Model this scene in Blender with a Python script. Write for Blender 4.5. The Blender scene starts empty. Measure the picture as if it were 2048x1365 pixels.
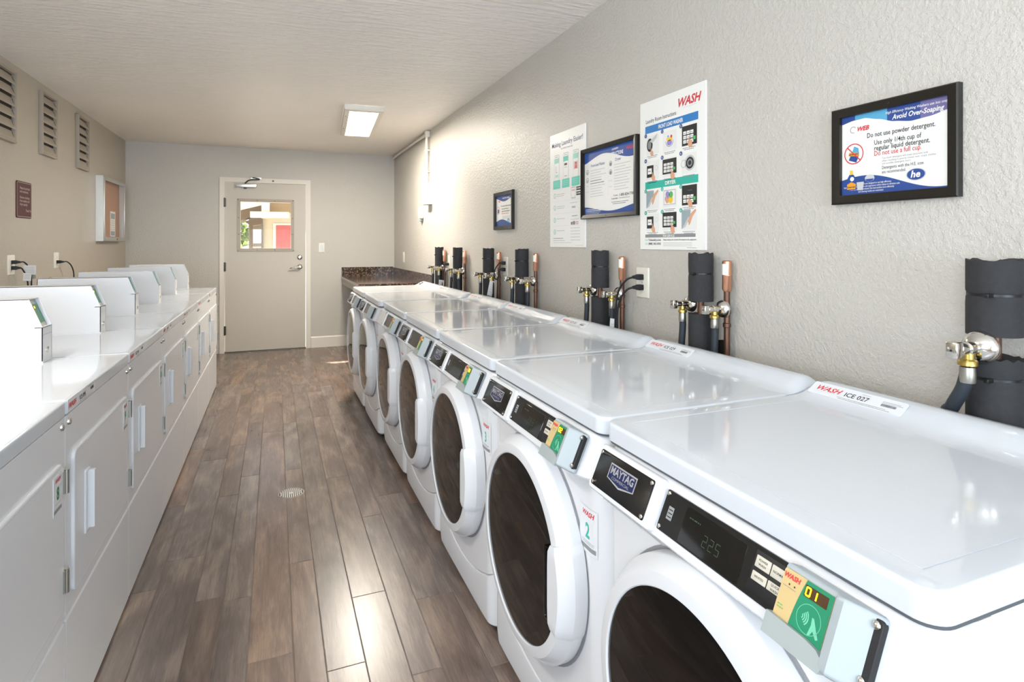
import bpy, bmesh, math, random
from mathutils import Matrix, Vector
random.seed(7)
PI = math.pi
SC = bpy.context.scene
COL = SC.collection

# ------------------------------------------------------------------ camera, world, lights, exposure
cd = bpy.data.cameras.new('camera'); cam = bpy.data.objects.new('camera', cd); COL.objects.link(cam)
cam.location = (0, 0, 1.3097); cam.rotation_euler = (PI/2, 0, -0.3883)
cd.sensor_width = 36.0; cd.lens = 36.0*1159.36/2048; cd.shift_y = -(682.5-487.3)/2048
cd.clip_start = 0.05; SC.camera = cam
SC.view_settings.view_transform = 'Standard'; SC.view_settings.look = 'None'
SC.view_settings.exposure = 0.66; SC.view_settings.gamma = 1.0; SC.view_settings.use_curve_mapping = False
W = bpy.data.worlds.new('sky'); SC.world = W; W.use_nodes = True
bg = W.node_tree.nodes['Background']; bg.inputs['Color'].default_value = (0.86, 0.93, 1.0, 1); bg.inputs['Strength'].default_value = 1.35

def lamp(name, kind, loc, direction, energy, color, **kw):
    l = bpy.data.lights.new(name, kind); l.energy = energy; l.color = color
    for k, v in kw.items(): setattr(l, k, v)
    o = bpy.data.objects.new(name, l); COL.objects.link(o); o.location = loc
    o.rotation_euler = Vector(direction).to_track_quat('-Z', 'Y').to_euler(); return o
# sun through the glazed door; it leaves the small bright patch on the floor by the last washer
lamp('sun', 'SUN', (-4, 12, 9), (0.85, -1.01, -1.25), 20.0, (1.0, 0.95, 0.86), angle=0.009)
# cool fill lamps, added at a made-up window and doorway behind the camera
lamp('fill_lamp_window', 'AREA', (-1.60, -0.95, 1.45), (0.45, 0.9, 0.9), 54, (0.76, 0.87, 1.0), shape='RECTANGLE', size=1.5, size_y=1.2)
lamp('fill_lamp_doorway', 'AREA', (0.3, -3.9, 1.2), (0, 1, 1.5), 150, (0.72, 0.86, 1.0), shape='RECTANGLE', size=2.2, size_y=2.0)
# lamp of the far ceiling fixture, and an added fill lamp nearer by
lamp('fixture_lamp_far', 'AREA', (0.743, 5.58, 2.41), (0, 0, -1), 42, (1.0, 0.92, 0.80), shape='RECTANGLE', size=0.22, size_y=1.1)
lamp('fill_lamp_near', 'AREA', (-1.17, 1.45, 2.41), (0, 0, -1), 18, (1.0, 0.95, 0.88), shape='RECTANGLE', size=0.22, size_y=1.1)

# ------------------------------------------------------------------ materials
def lin(c):
    if isinstance(c, str): c = [int(c[i:i+2], 16)/255 for i in (0, 2, 4)]
    return tuple(((x/12.92) if x <= 0.04045 else ((x+0.055)/1.055)**2.4) for x in c) + (1,)
MATS = {}
def mat(name, color, rough=0.5, metal=0.0, bump=None, noise=None, emit=None, spec=None, coat=0, trans=0, alpha=None):
    if name in MATS: return MATS[name]
    m = bpy.data.materials.new(name); m.use_nodes = True; nt = m.node_tree; b = nt.nodes['Principled BSDF']
    c = lin(color); b.inputs['Base Color'].default_value = c; b.inputs['Roughness'].default_value = rough
    b.inputs['Metallic'].default_value = metal
    if spec is not None: b.inputs['IOR'].default_value = spec
    if coat: b.inputs['Coat Weight'].default_value = coat; b.inputs['Coat Roughness'].default_value = 0.05
    if trans: b.inputs['Transmission Weight'].default_value = trans
    if emit: b.inputs['Emission Color'].default_value = lin(emit[0]); b.inputs['Emission Strength'].default_value = emit[1]
    tc = None
    if bump or noise:
        tc = nt.nodes.new('ShaderNodeTexCoord')
    if noise:   # (scale, amount) gentle tone variation that belongs to the surface
        n = nt.nodes.new('ShaderNodeTexNoise'); n.inputs['Scale'].default_value = noise[0]; n.inputs['Detail'].default_value = 3
        nt.links.new(tc.outputs['Object'], n.inputs['Vector'])
        mx = nt.nodes.new('ShaderNodeMix'); mx.data_type = 'RGBA'
        mx.inputs[6].default_value = tuple(x*(1-noise[1]) for x in c[:3])+(1,); mx.inputs[7].default_value = tuple(min(1, x*(1+noise[1])) for x in c[:3])+(1,)
        nt.links.new(n.outputs['Fac'], mx.inputs[0]); nt.links.new(mx.outputs[2], b.inputs['Base Color'])
    if bump:    # (scale, strength, distance)
        n = nt.nodes.new('ShaderNodeTexNoise'); n.inputs['Scale'].default_value = bump[0]; n.inputs['Detail'].default_value = 4
        nt.links.new(tc.outputs['Object'], n.inputs['Vector'])
        bp = nt.nodes.new('ShaderNodeBump'); bp.inputs['Strength'].default_value = bump[1]; bp.inputs['Distance'].default_value = bump[2]
        nt.links.new(n.outputs['Fac'], bp.inputs['Height']); nt.links.new(bp.outputs['Normal'], b.inputs['Normal'])
    MATS[name] = m; return m

def plaster(name, color, scale, strength, rough, stretch=None):
    m = mat(name, color, rough); nt = m.node_tree; b = nt.nodes['Principled BSDF']
    tc = nt.nodes.new('ShaderNodeTexCoord')
    n = nt.nodes.new('ShaderNodeTexNoise'); n.inputs['Scale'].default_value = scale; n.inputs['Detail'].default_value = 3; n.inputs['Roughness'].default_value = .55
    r = nt.nodes.new('ShaderNodeValToRGB'); r.color_ramp.elements[0].position = .42; r.color_ramp.elements[1].position = .62
    n2 = nt.nodes.new('ShaderNodeTexNoise'); n2.inputs['Scale'].default_value = scale*4; n2.inputs['Detail'].default_value = 2
    ad = nt.nodes.new('ShaderNodeMath'); ad.operation = 'MULTIPLY_ADD'; ad.inputs[1].default_value = .35
    bp = nt.nodes.new('ShaderNodeBump'); bp.inputs['Strength'].default_value = strength; bp.inputs['Distance'].default_value = .0025
    L = nt.links.new
    src = tc.outputs['Object']
    if stretch:
        mp = nt.nodes.new('ShaderNodeMapping'); mp.inputs['Scale'].default_value = stretch; L(src, mp.inputs['Vector']); src = mp.outputs[0]
    L(src, n.inputs['Vector']); L(src, n2.inputs['Vector']); L(n.outputs['Fac'], r.inputs['Fac'])
    L(n2.outputs['Fac'], ad.inputs[0]); L(r.outputs['Color'], ad.inputs[2]); L(ad.outputs[0], bp.inputs['Height']); L(bp.outputs['Normal'], b.inputs['Normal'])
    # faint tone variation of rolled paint
    n3 = nt.nodes.new('ShaderNodeTexNoise'); n3.inputs['Scale'].default_value = 1.3; n3.inputs['Detail'].default_value = 3
    mx = nt.nodes.new('ShaderNodeMix'); mx.data_type = 'RGBA'; c = lin(color)
    mx.inputs[6].default_value = tuple(x*.96 for x in c[:3])+(1,); mx.inputs[7].default_value = tuple(x*1.04 for x in c[:3])+(1,)
    L(tc.outputs['Object'], n3.inputs['Vector']); L(n3.outputs['Fac'], mx.inputs[0]); L(mx.outputs[2], b.inputs['Base Color'])
    return m
PAINT = plaster('wall_paint', 'c5c1b9', 75, .42, .38)
PAINT_SHADED = plaster('wall_paint_shaded', 'b7afa2', 70, .35, .42)  # same wall paint, darkened to carry the left wall's shade
CEIL = plaster('ceiling_paint', 'f3ede6', 30, .9, .5, (.22, 1, 1))
ENAM = mat('white_enamel', 'cfd4db', .07)
ENAM2 = mat('white_enamel_panels', 'dcdee2', .25)
PLAS = mat('white_plastic', 'd9dbdf', .2)
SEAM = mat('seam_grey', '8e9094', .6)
DGLASS = mat('door_glass_dark', '0b0a09', .03, spec=1.5)
BLACKP = mat('black_panel', '121212', .25)
BLACKG = mat('black_gloss', '0a0a0b', .06)
BLACKM = mat('black_matte', '17171a', .6)
CHROME = mat('chrome', 'd6d3cd', .12, 1.0)
STEEL = mat('brushed_steel', 'a9a79f', .38, 1.0)
BRASS = mat('brass', 'b9a15c', .3, 1.0)
COPPER = mat('copper_new', 'd59d80', .35, .9)
COPPERD = mat('copper_aged', '745548', .45, .8, noise=(30, .25))
FOAM = mat('pipe_foam', '2d2d2f', .85, bump=(260, .5, .001), noise=(90, .3))
RUBBER = mat('hose_rubber', '2a3038', .5)
GREYP = mat('grey_plastic', '9ea6a6', .42)
GREYL = mat('light_grey_plastic', 'a3acb0', .4)
BEIGE = mat('label_beige', 'c9b07c', .5)
GREEN = mat('label_green', '1b8560', .4)
GREENL = mat('label_light_green', '6fc3a0', .5)
TEAL = mat('print_teal', '2fb3a0', .5)
TEALL = mat('print_light_teal', '5fcdb8', .5)
TEALP = mat('print_pale_teal', 'a3dccb', .5)
BLUE = mat('print_blue', '2f7cc0', .5)
NAVY = mat('print_navy', '2b4a8f', .4)
SKYB = mat('print_sky', '58a8cf', .4)
PURP = mat('print_purple', '6f6a9d', .4)
RED = mat('print_red', 'd23a42', .5)
DARK = mat('print_dark', '26282b', .5)
GREY = mat('print_grey', '8d8f90', .6)
GREYLT = mat('print_light_grey', 'c3c6c6', .6)
PAPER = mat('paper_white', 'f2f1ec', .35)
BOARD = mat('sign_board_white', 'f3f3ef', .3)
YEL = mat('print_yellow', 'f0c53a', .5)
ORG = mat('print_orange', 'e89a2a', .5)
SKIN = mat('print_skin', 'dba583', .6)
VIOL = mat('print_violet', '9a8cc8', .6)
PGREEN = mat('print_green', '55b060', .5)
LED = mat('led_yellow', 'ffe61e', .5, emit=('ffe010', 2.2))
LEDG = mat('led_dim_green', '2e4430', .5)
FRAMEB = mat('black_frame_wood', '17140f', .32)
MAROON = mat('maroon_plastic', '52292b', .6)
CREAM = mat('text_cream', 'c9b8ab', .5)
CORK = mat('cork', 'b98d70', .9, noise=(120, .25), bump=(200, .4, .001))
ALU = mat('aluminium', 'cfcec9', .35, .85)
WHITEPL = mat('outlet_plastic', 'e9e6da', .35)
TRIM = mat('trim_paint', 'e0dad0', .4)
DOORP = mat('door_paint', 'c3bcb0', .38, bump=(60, .12, .001))
WINF = mat('window_frame_metal', '8b7c69', .35, .3)
HINGE = mat('hinge_metal', '5f5a50', .35, .8)
VENTP = mat('vent_paint', 'a69c8f', .5)
VENTD = mat('vent_dark', '4d453e', .9)
HOLE = mat('wall_cavity', '0b0a09', .95)
BUTT = mat('button_cream', 'c9c4b6', .5)
TAG = mat('cable_tag', 'd6d6d6', .5)
GLASSC = None
WHITEG = mat('print_off_white', 'ebebe8', .4); GREYB = mat('print_blue_grey', '9aa9ac', .5)
PURPD = mat('print_slate_blue', '5a6590', .5); NAVY2 = mat('print_royal', '2c529c', .4); CHROMED = mat('drain_metal', 'c9c7c0', .35, .6)
SLOTG = mat('recess_grey', 'b9bbbd', .5); GAP_SHADE = mat('seam_shade', '55585c', .7)
TIE = mat('cable_tie', '101012', .4)
TRIM2 = mat('apron_paint', 'b9b2a6', .5)

def clear_glass():
    m = bpy.data.materials.new('clear_glass'); m.use_nodes = True; nt = m.node_tree; b = nt.nodes['Principled BSDF']
    b.inputs['Base Color'].default_value = (1, 1, 1, 1); b.inputs['Roughness'].default_value = 0.0; b.inputs['Alpha'].default_value = .06
    b.inputs['IOR'].default_value = 1.45
    return m
GLASSC = clear_glass()

# granite
def granite():
    m = mat('granite', '6b5a4e', .12); nt = m.node_tree; b = nt.nodes['Principled BSDF']; L = nt.links.new
    tc = nt.nodes.new('ShaderNodeTexCoord')
    v = nt.nodes.new('ShaderNodeTexVoronoi'); v.inputs['Scale'].default_value = 42
    n = nt.nodes.new('ShaderNodeTexNoise'); n.inputs['Scale'].default_value = 75; n.inputs['Detail'].default_value = 4
    r = nt.nodes.new('ShaderNodeValToRGB'); e = r.color_ramp.elements
    e[0].position = .0; e[0].color = lin('8a7668'); e[1].position = .8; e[1].color = lin('2c221c')
    x = r.color_ramp.elements.new(.35); x.color = lin('77604f'); x = r.color_ramp.elements.new(.5); x.color = lin('433329')
    mx = nt.nodes.new('ShaderNodeMix'); mx.data_type = 'RGBA'; mx.blend_type = 'OVERLAY'; mx.inputs[0].default_value = .7
    L(tc.outputs['Object'], v.inputs['Vector']); L(tc.outputs['Object'], n.inputs['Vector']); L(v.outputs['Distance'], r.inputs['Fac'])
    L(r.outputs['Color'], mx.inputs[6]); L(n.outputs['Color'], mx.inputs[7]); L(mx.outputs[2], b.inputs['Base Color'])
    return m
GRANITE = granite()

def wood_floor():
    m = mat('plank_tile', '8a7a6d', .26); nt = m.node_tree; b = nt.nodes['Principled BSDF']; L = nt.links.new
    N = nt.nodes.new
    tc = N('ShaderNodeTexCoord'); at = N('ShaderNodeAttribute'); at.attribute_name = 'plank'
    add = N('ShaderNodeVectorMath'); add.operation = 'ADD'
    sc = N('ShaderNodeVectorMath'); sc.operation = 'SCALE'; sc.inputs['Scale'].default_value = 37.0
    L(at.outputs['Color'], sc.inputs[0]); L(tc.outputs['Object'], add.inputs[0]); L(sc.outputs[0], add.inputs[1])
    def nz(scale, det, rough, dist, mp):
        mpn = N('ShaderNodeMapping'); mpn.inputs['Scale'].default_value = mp; L(add.outputs[0], mpn.inputs['Vector'])
        n = N('ShaderNodeTexNoise'); n.inputs['Scale'].default_value = scale; n.inputs['Detail'].default_value = det
        n.inputs['Roughness'].default_value = rough; n.inputs['Distortion'].default_value = dist; L(mpn.outputs[0], n.inputs['Vector']); return n
    grain = nz(1, 7, .65, .35, (58, 4.5, 1)); fine = nz(1, 3, .7, 0, (260, 16, 1)); big = nz(1, 3, .5, .9, (8, 2.2, 1))
    ramp = N('ShaderNodeValToRGB'); e = ramp.color_ramp.elements
    e[0].position = .34; e[0].color = lin('55483f'); e[1].position = .68; e[1].color = lin('998473')
    x = e.new(.5); x.color = lin('726259')
    mixf = N('ShaderNodeMath'); mixf.operation = 'MULTIPLY_ADD'; mixf.inputs[1].default_value = .5
    h = N('ShaderNodeMath'); h.operation = 'MULTIPLY'; h.inputs[1].default_value = .32; L(grain.outputs['Fac'], h.inputs[0])
    L(big.outputs['Fac'], mixf.inputs[0]); L(h.outputs[0], mixf.inputs[2])
    f2 = N('ShaderNodeMath'); f2.operation = 'MULTIPLY_ADD'; f2.inputs[1].default_value = .2; L(fine.outputs['Fac'], f2.inputs[0]); L(mixf.outputs[0], f2.inputs[2])
    L(f2.outputs[0], ramp.inputs['Fac'])
    hs = N('ShaderNodeHueSaturation'); L(ramp.outputs['Color'], hs.inputs['Color'])
    sep = N('ShaderNodeSeparateColor'); L(at.outputs['Color'], sep.inputs[0])
    mr = N('ShaderNodeMapRange'); mr.inputs[3].default_value = .88; mr.inputs[4].default_value = 1.08; L(sep.outputs[0], mr.inputs[0]); L(mr.outputs[0], hs.inputs['Value'])
    ms = N('ShaderNodeMapRange'); ms.inputs[3].default_value = .75; ms.inputs[4].default_value = 1.2; L(sep.outputs[1], ms.inputs[0]); L(ms.outputs[0], hs.inputs['Saturation'])
    L(hs.outputs['Color'], b.inputs['Base Color'])
    bp = N('ShaderNodeBump'); bp.inputs['Strength'].default_value = .22; bp.inputs['Distance'].default_value = .002
    L(f2.outputs[0], bp.inputs['Height']); L(bp.outputs['Normal'], b.inputs['Normal'])
    return m
WOODF = wood_floor()
GROUT = mat('grout', '6f665e', .8)

# ------------------------------------------------------------------ mesh helpers
def rrect(a0, a1, b0, b1, r, n=4):
    r = max(1e-4, min(r, (a1-a0)/2-1e-5, (b1-b0)/2-1e-5)); P = []
    for cx, cy, s in ((a1-r, b1-r, 0), (a0+r, b1-r, 1), (a0+r, b0+r, 2), (a1-r, b0+r, 3)):
        for k in range(n+1):
            t = (s + k/n)*PI/2; P.append((cx+r*math.cos(t), cy+r*math.sin(t)))
    return P
class MB:
    """collects shapes for ONE mesh object"""
    def __init__(s): s.V = []; s.F = []; s.I = []; s.mats = []; s.M = Matrix()
    def mi(s, m):
        if m not in s.mats: s.mats.append(m)
        return s.mats.index(m)
    def add(s, vs, fs, m):
        o = len(s.V); i = s.mi(m)
        s.V += [tuple(s.M @ Vector(v)) for v in vs]
        for f in fs: s.F.append([o+k for k in f]); s.I.append(i)
    def box(s, x0, x1, y0, y1, z0, z1, m):
        v = [(x, y, z) for x in (x0, x1) for y in (y0, y1) for z in (z0, z1)]
        s.add(v, [(0, 1, 3, 2), (4, 6, 7, 5), (0, 4, 5, 1), (2, 3, 7, 6), (0, 2, 6, 4), (1, 5, 7, 3)], m)
    def loft(s, rings, m, caps=True, closed=True):
        n = len(rings[0]); vs = [v for r in rings for v in r]; fs = []
        for i in range(len(rings)-1):
            for j in range(n if closed else n-1):
                k = (j+1) % n; fs.append((i*n+j, i*n+k, (i+1)*n+k, (i+1)*n+j))
        if caps: fs.append(tuple(range(n))[::-1]); fs.append(tuple((len(rings)-1)*n+j for j in range(n)))
        s.add(vs, fs, m)
    def rr(s, a0, a1, b0, b1, r, rings, m, axis='z', n=4, capped=True):
        """rounded rectangle rings (inset, height); axis z: a=x b=y; axis y: a=x b=z; axis x: a=y b=z"""
        out = []
        for ins, h in rings:
            P = rrect(a0+ins, a1-ins, b0+ins, b1-ins, max(r-ins, 4e-4), n)
            out.append([(p, q, h) if axis == 'z' else ((p, h, q) if axis == 'y' else (h, p, q)) for p, q in P])
        s.loft(out, m, caps=capped)
    def rbox(s, x0, x1, y0, y1, z0, z1, m, b=.004, r=None, axis='z', n=4):
        """box with rounded corners (radius r) seen along axis and bevel b at both ends"""
        r = b if r is None else r
        lo, hi = {'z': (z0, z1), 'y': (y0, y1), 'x': (x0, x1)}[axis]
        a = {'z': (x0, x1, y0, y1), 'y': (x0, x1, z0, z1), 'x': (y0, y1, z0, z1)}[axis]
        s.rr(*a, r, [(b, lo), (b*.3, lo+b*.3), (0, lo+b), (0, hi-b), (b*.3, hi-b*.3), (b, hi)], m, axis, n)
    def prism(s, poly, d0, d1, m, axis='y'):
        f = (lambda p, d: (p[0], d, p[1])) if axis == 'y' else ((lambda p, d: (d, p[0], p[1])) if axis == 'x' else (lambda p, d: (p[0], p[1], d)))
        s.loft([[f(p, d0) for p in poly], [f(p, d1) for p in poly]], m)
    def flat(s, poly, y, m): s.add([(p[0], y, p[1]) for p in poly], [tuple(range(len(poly)))], m)
    def rect(s, x0, x1, z0, z1, y, m): s.flat([(x0, z0), (x1, z0), (x1, z1), (x0, z1)], y, m)
    def disc(s, x, z, r, y, m, n=20, rz=None): s.flat([(x+r*math.cos(t*2*PI/n), z+(rz or r)*math.sin(t*2*PI/n)) for t in range(n)], y, m)
    def ring(s, x, z, r0, r1, y, m, n=24, a0=0, a1=2*PI, kz=1):
        vs = []; fs = []
        for t in range(n+1):
            a = a0+(a1-a0)*t/n
            for r in (r0, r1): vs.append((x+r*math.cos(a), y, z+kz*r*math.sin(a)))
        for t in range(n): fs.append((2*t, 2*t+1, 2*t+3, 2*t+2))
        s.add(vs, fs, m)
    def stroke(s, pts, w, y, m):
        for (x0, z0), (x1, z1) in zip(pts, pts[1:]):
            dx, dz = x1-x0, z1-z0; l = math.hypot(dx, dz) or 1; nx, nz = -dz/l*w/2, dx/l*w/2
            s.flat([(x0+nx, z0+nz), (x0-nx, z0-nz), (x1-nx, z1-nz), (x1+nx, z1+nz)], y, m)
    def lathe(s, prof, m, origin=(0, 0, 0), axis='z', n=24, caps=True):
        """prof: list of (radius, distance along axis)"""
        ox, oy, oz = origin; rings = []
        for r, h in prof:
            R = []
            for k in range(n):
                a = 2*PI*k/n; c, q = r*math.cos(a), r*math.sin(a)
                R.append((ox+c, oy+q, oz+h) if axis == 'z' else ((ox+c, oy+h, oz+q) if axis == 'y' else (ox+h, oy+c, oz+q)))
            rings.append(R)
        s.loft(rings, m, caps)
    def tube(s, pts, r, m, n=10, smooth=6, caps=True):
        P = [Vector(p) for p in pts]
        if smooth and len(P) > 2:
            Q = []
            for i in range(len(P)-1):
                p0, p1, p2, p3 = P[max(i-1, 0)], P[i], P[i+1], P[min(i+2, len(P)-1)]
                for k in range(smooth):
                    t = k/smooth
                    Q.append(.5*((2*p1)+(-p0+p2)*t+(2*p0-5*p1+4*p2-p3)*t*t+(-p0+3*p1-3*p2+p3)*t**3))
            Q.append(P[-1]); P = Q
        rad = r if isinstance(r, (list, tuple)) else None; up = None; rings = []
        for i, p in enumerate(P):
            d = (P[min(i+1, len(P)-1)]-P[max(i-1, 0)]).normalized()
            if up is None: up = d.orthogonal().normalized()
            up = (up-d*up.dot(d)).normalized(); sd = d.cross(up)
            rr_ = rad[min(int(i*len(rad)/len(P)), len(rad)-1)] if rad else r
            rings.append([tuple(p+up*rr_*math.cos(2*PI*k/n)+sd*rr_*math.sin(2*PI*k/n)) for k in range(n)])
        s.loft(rings, m, caps)
    def text(s, body, size, x, z, y, m, align='CENTER', shear=0, bold=0, sx=1, warp=None, fit=None):
        vs, fs = text_mesh(body, align, shear, bold)
        if fit: sx = fit/((max(v[0] for v in vs)-min(v[0] for v in vs))*size)
        v2 = [(x+v[0]*size*sx, y, z+v[1]*size) for v in vs]
        if warp: v2 = [warp(*v) for v in v2]
        s.add(v2, fs, m)
    def dashes(s, x0, x1, z, h, y, m, warp=None, rnd=random):
        x = x0
        while x < x1-h*.8:
            w = min(rnd.uniform(1.2, 4.2)*h, x1-x); P = [(x, z-h/2), (x+w, z-h/2), (x+w, z+h/2), (x, z+h/2)]
            if warp: s.add([warp(p[0], y, p[1]) for p in P], [(0, 1, 2, 3)], m)
            else: s.flat(P, y, m)
            x += w+h*.7
    def build(s, name, parent=None, label=None, smooth=40, wn=False, kind=None):
        me = bpy.data.meshes.new(name); me.from_pydata(s.V, [], s.F)
        for m in s.mats: me.materials.append(m)
        me.polygons.foreach_set('material_index', s.I)
        bm = bmesh.new(); bm.from_mesh(me)
        big = [f for f in bm.faces if len(f.verts) > 2]
        bm.normal_update(); bm.to_mesh(me); bm.free()
        if smooth:
            me.polygons.foreach_set('use_smooth', [True]*len(me.polygons)); me.set_sharp_from_angle(angle=math.radians(smooth))
        me.update()
        o = bpy.data.objects.new(name, me); COL.objects.link(o)
        if parent: o.parent = parent
        if label: o['label'] = label
        if kind: o['kind'] = kind
        if wn:
            w = o.modifiers.new('weighted', 'WEIGHTED_NORMAL'); w.keep_sharp = True
        return o
_TC = {}
def text_mesh(body, align, shear, bold):
    k = (body, align, shear, bold)
    if k in _TC: return _TC[k]
    c = bpy.data.curves.new('t', 'FONT'); c.body = body; c.size = 1.0; c.align_x = align; c.shear = shear; c.offset = bold; c.resolution_u = 2
    c.space_character = 1.0
    o = bpy.data.objects.new('t', c); me = o.to_mesh()
    vs = [(v.co.x, v.co.y) for v in me.vertices]; fs = [tuple(reversed(p.vertices)) if p.normal.z < 0 else tuple(p.vertices) for p in me.polygons]
    o.to_mesh_clear(); bpy.data.objects.remove(o); bpy.data.curves.remove(c)
    _TC[k] = (vs, fs); return _TC[k]

def thing(name, label, cat, loc=(0, 0, 0), rz=0, group=None):
    o = bpy.data.objects.new(name, None); COL.objects.link(o); o.empty_display_size = .1
    o.location = loc; o.rotation_euler = (0, 0, rz); o['label'] = label; o['category'] = cat
    if group: o['group'] = group
    return o
def tag(o, label, cat, group=None):
    o['label'] = label; o['category'] = cat
    if group: o['group'] = group
    return o
def place(o, loc, rz=0): o.location = loc; o.rotation_euler = (0, 0, rz); return o
def copy_tree(o, parent=None, skip=()):
    c = o.copy(); COL.objects.link(c); c.parent = parent
    for ch in [x for x in COL.objects if x.parent == o]:
        if ch.name.split('.')[0] not in skip: copy_tree(ch, c, skip)
    return c
RR, RL = -PI/2, PI/2      # rotation of things whose back is to the right / the left wall

# ------------------------------------------------------------------ room (metres)
XR, XL, YB, HC, YF = 1.4627, -1.5591, 7.694, 2.466, -4.0
def struct(mb, name, parent=None, **k): return mb.build(name, parent, kind='structure' if parent is None else None, **k)
m = MB(); m.box(XR, XR+.14, YF, YB+.12, 0, HC, PAINT); struct(m, 'wall_right', smooth=0)
m = MB()
for a in ((YF, -1.75, 0, HC), (-.15, YB+.12, 0, HC), (-1.75, -.15, 0, .86), (-1.75, -.15, 2.14, HC)): m.box(XL-.14, XL, *a, PAINT_SHADED)
struct(m, 'wall_left', smooth=0)
m = MB()
for a in ((-1.75, -1.70, .86, 2.14), (-.20, -.15, .86, 2.14), (-1.70, -.20, .86, .91), (-1.70, -.20, 2.09, 2.14)): m.box(XL-.12, XL-.02, *a, TRIM)
struct(m, 'added_window_1', smooth=0)  # unseen window, added to frame the fill lamp
DX0, DX1, DH = -.556, .360, 2.047
m = MB(); m.box(XL, DX0-.004, YB, YB+.12, 0, HC, PAINT); m.box(DX1+.004, XR, YB, YB+.12, 0, HC, PAINT); m.box(DX0-.004, DX1+.004, YB, YB+.12, DH+.004, HC, PAINT)
struct(m, 'wall_back', smooth=0)
m = MB(); m.box(XL, -.85, YF-.12, YF, 0, HC, PAINT); m.box(1.43, XR, YF-.12, YF, 0, HC, PAINT); m.box(-.85, 1.43, YF-.12, YF, 2.25, HC, PAINT)  # unseen doorway opening, added for the second fill lamp
struct(m, 'wall_front', smooth=0)
m = MB(); m.box(XL-.14, XR+.14, YF-.12, YB+.12, HC, HC+.12, CEIL); struct(m, 'ceiling', smooth=0)

# floor: every plank a face of one mesh, with its own random attribute
def make_floor():
    xs = [-.414, -.270, -.175, -.080, .055, .147, .263, .385, .480, .620]
    pat = [.118, .094, .142]; k = 0
    while xs[0] > XL: xs.insert(0, xs[0]-pat[k % 3]); k += 1
    k = 0
    while xs[-1] < XR: xs.append(xs[-1]+pat[(k+1) % 3]); k += 1
    known = {(-.175, -.080): [2.36, 3.58], (-.080, .055): [1.982, 4.36], (.055, .147): [2.534], (.147, .263): [1.853, 5.766], (.263, .385): [2.205, 3.378], (.480, .620): [2.104], (-.414, -.270): [2.744, 3.926]}
    V, F, C = [], [], []; R = random.Random(5); g = .0009; zt = 0.0; ch = .0016
    for a, b in zip(xs, xs[1:]):
        js = list(known.get((round(a, 3), round(b, 3)), []))
        if not js: js = [R.uniform(1.5, 2.6)]
        y = js[0]
        while y > YF: y -= R.uniform(.75, 1.25); js.insert(0, y)
        y = js[-1]
        while y < YB: y += R.uniform(.75, 1.25); js.append(y)
        for c, d in zip(js, js[1:]):
            a2, b2, c2, d2 = max(a, XL), min(b, XR), max(c, YF), min(d, YB)
            if b2-a2 < .01 or d2-c2 < .01: continue
            o = len(V)
            V += [(a2+g, c2+g, -.0012), (b2-g, c2+g, -.0012), (b2-g, d2-g, -.0012), (a2+g, d2-g, -.0012)]
            e = g+ch; V += [(a2+e, c2+e, zt), (b2-e, c2+e, zt), (b2-e, d2-e, zt), (a2+e, d2-e, zt)]
            F.append((o+4, o+5, o+6, o+7))
            for i in range(4): j = (i+1) % 4; F.append((o+i, o+j, o+4+j, o+4+i))
            col = (R.random(), R.random(), R.random(), 1); C += [col]*5
    o = len(V); nf = len(F)
    x0, x1, y0, y1 = XL-.14, XR+.14, YF-.12, YB+.12
    V += [(x0, y0, -.0012), (x1, y0, -.0012), (x1, y1, -.0012), (x0, y1, -.0012), (x0, y0, -.1), (x1, y0, -.1), (x1, y1, -.1), (x0, y1, -.1)]
    F += [(o, o+1, o+2, o+3), (o+7, o+6, o+5, o+4), (o, o+4, o+5, o+1), (o+1, o+5, o+6, o+2), (o+2, o+6, o+7, o+3), (o+3, o+7, o+4, o)]
    C += [(0, 0, 0, 1)]*6
    me = bpy.data.meshes.new('floor'); me.from_pydata(V, [], F); me.materials.append(WOODF); me.materials.append(GROUT)
    me.polygons.foreach_set('material_index', [0]*nf+[1]*6)
    at = me.attributes.new('plank', 'FLOAT_COLOR', 'FACE')
    for i, c in enumerate(C): at.data[i].color = c
    f = bpy.data.objects.new('floor', me); COL.objects.link(f); f['kind'] = 'structure'
make_floor()

m = MB(); m.prism([(YB-.014, 0), (YB, 0), (YB, .137), (YB-.006, .137), (YB-.014, .125)], DX1+.058, 1.10, TRIM, 'x'); struct(m, 'baseboard_back', smooth=0)
# door casing (painted steel frame)
m = MB(); c = .054
m.box(DX0-c, DX0, YB-.012, YB+.10, 0, DH+c, TRIM); m.box(DX1, DX1+c, YB-.012, YB+.10, 0, DH+c, TRIM); m.box(DX0-c, DX1+c, YB-.0121, YB+.10, DH, DH+c, TRIM)
m.lathe([(.011, 0), (.011, -.006), (.004, -.008)], HINGE, (-.02, YB-.012, DH+.027), 'y', 14)
struct(m, 'trim_1', smooth=30)

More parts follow.
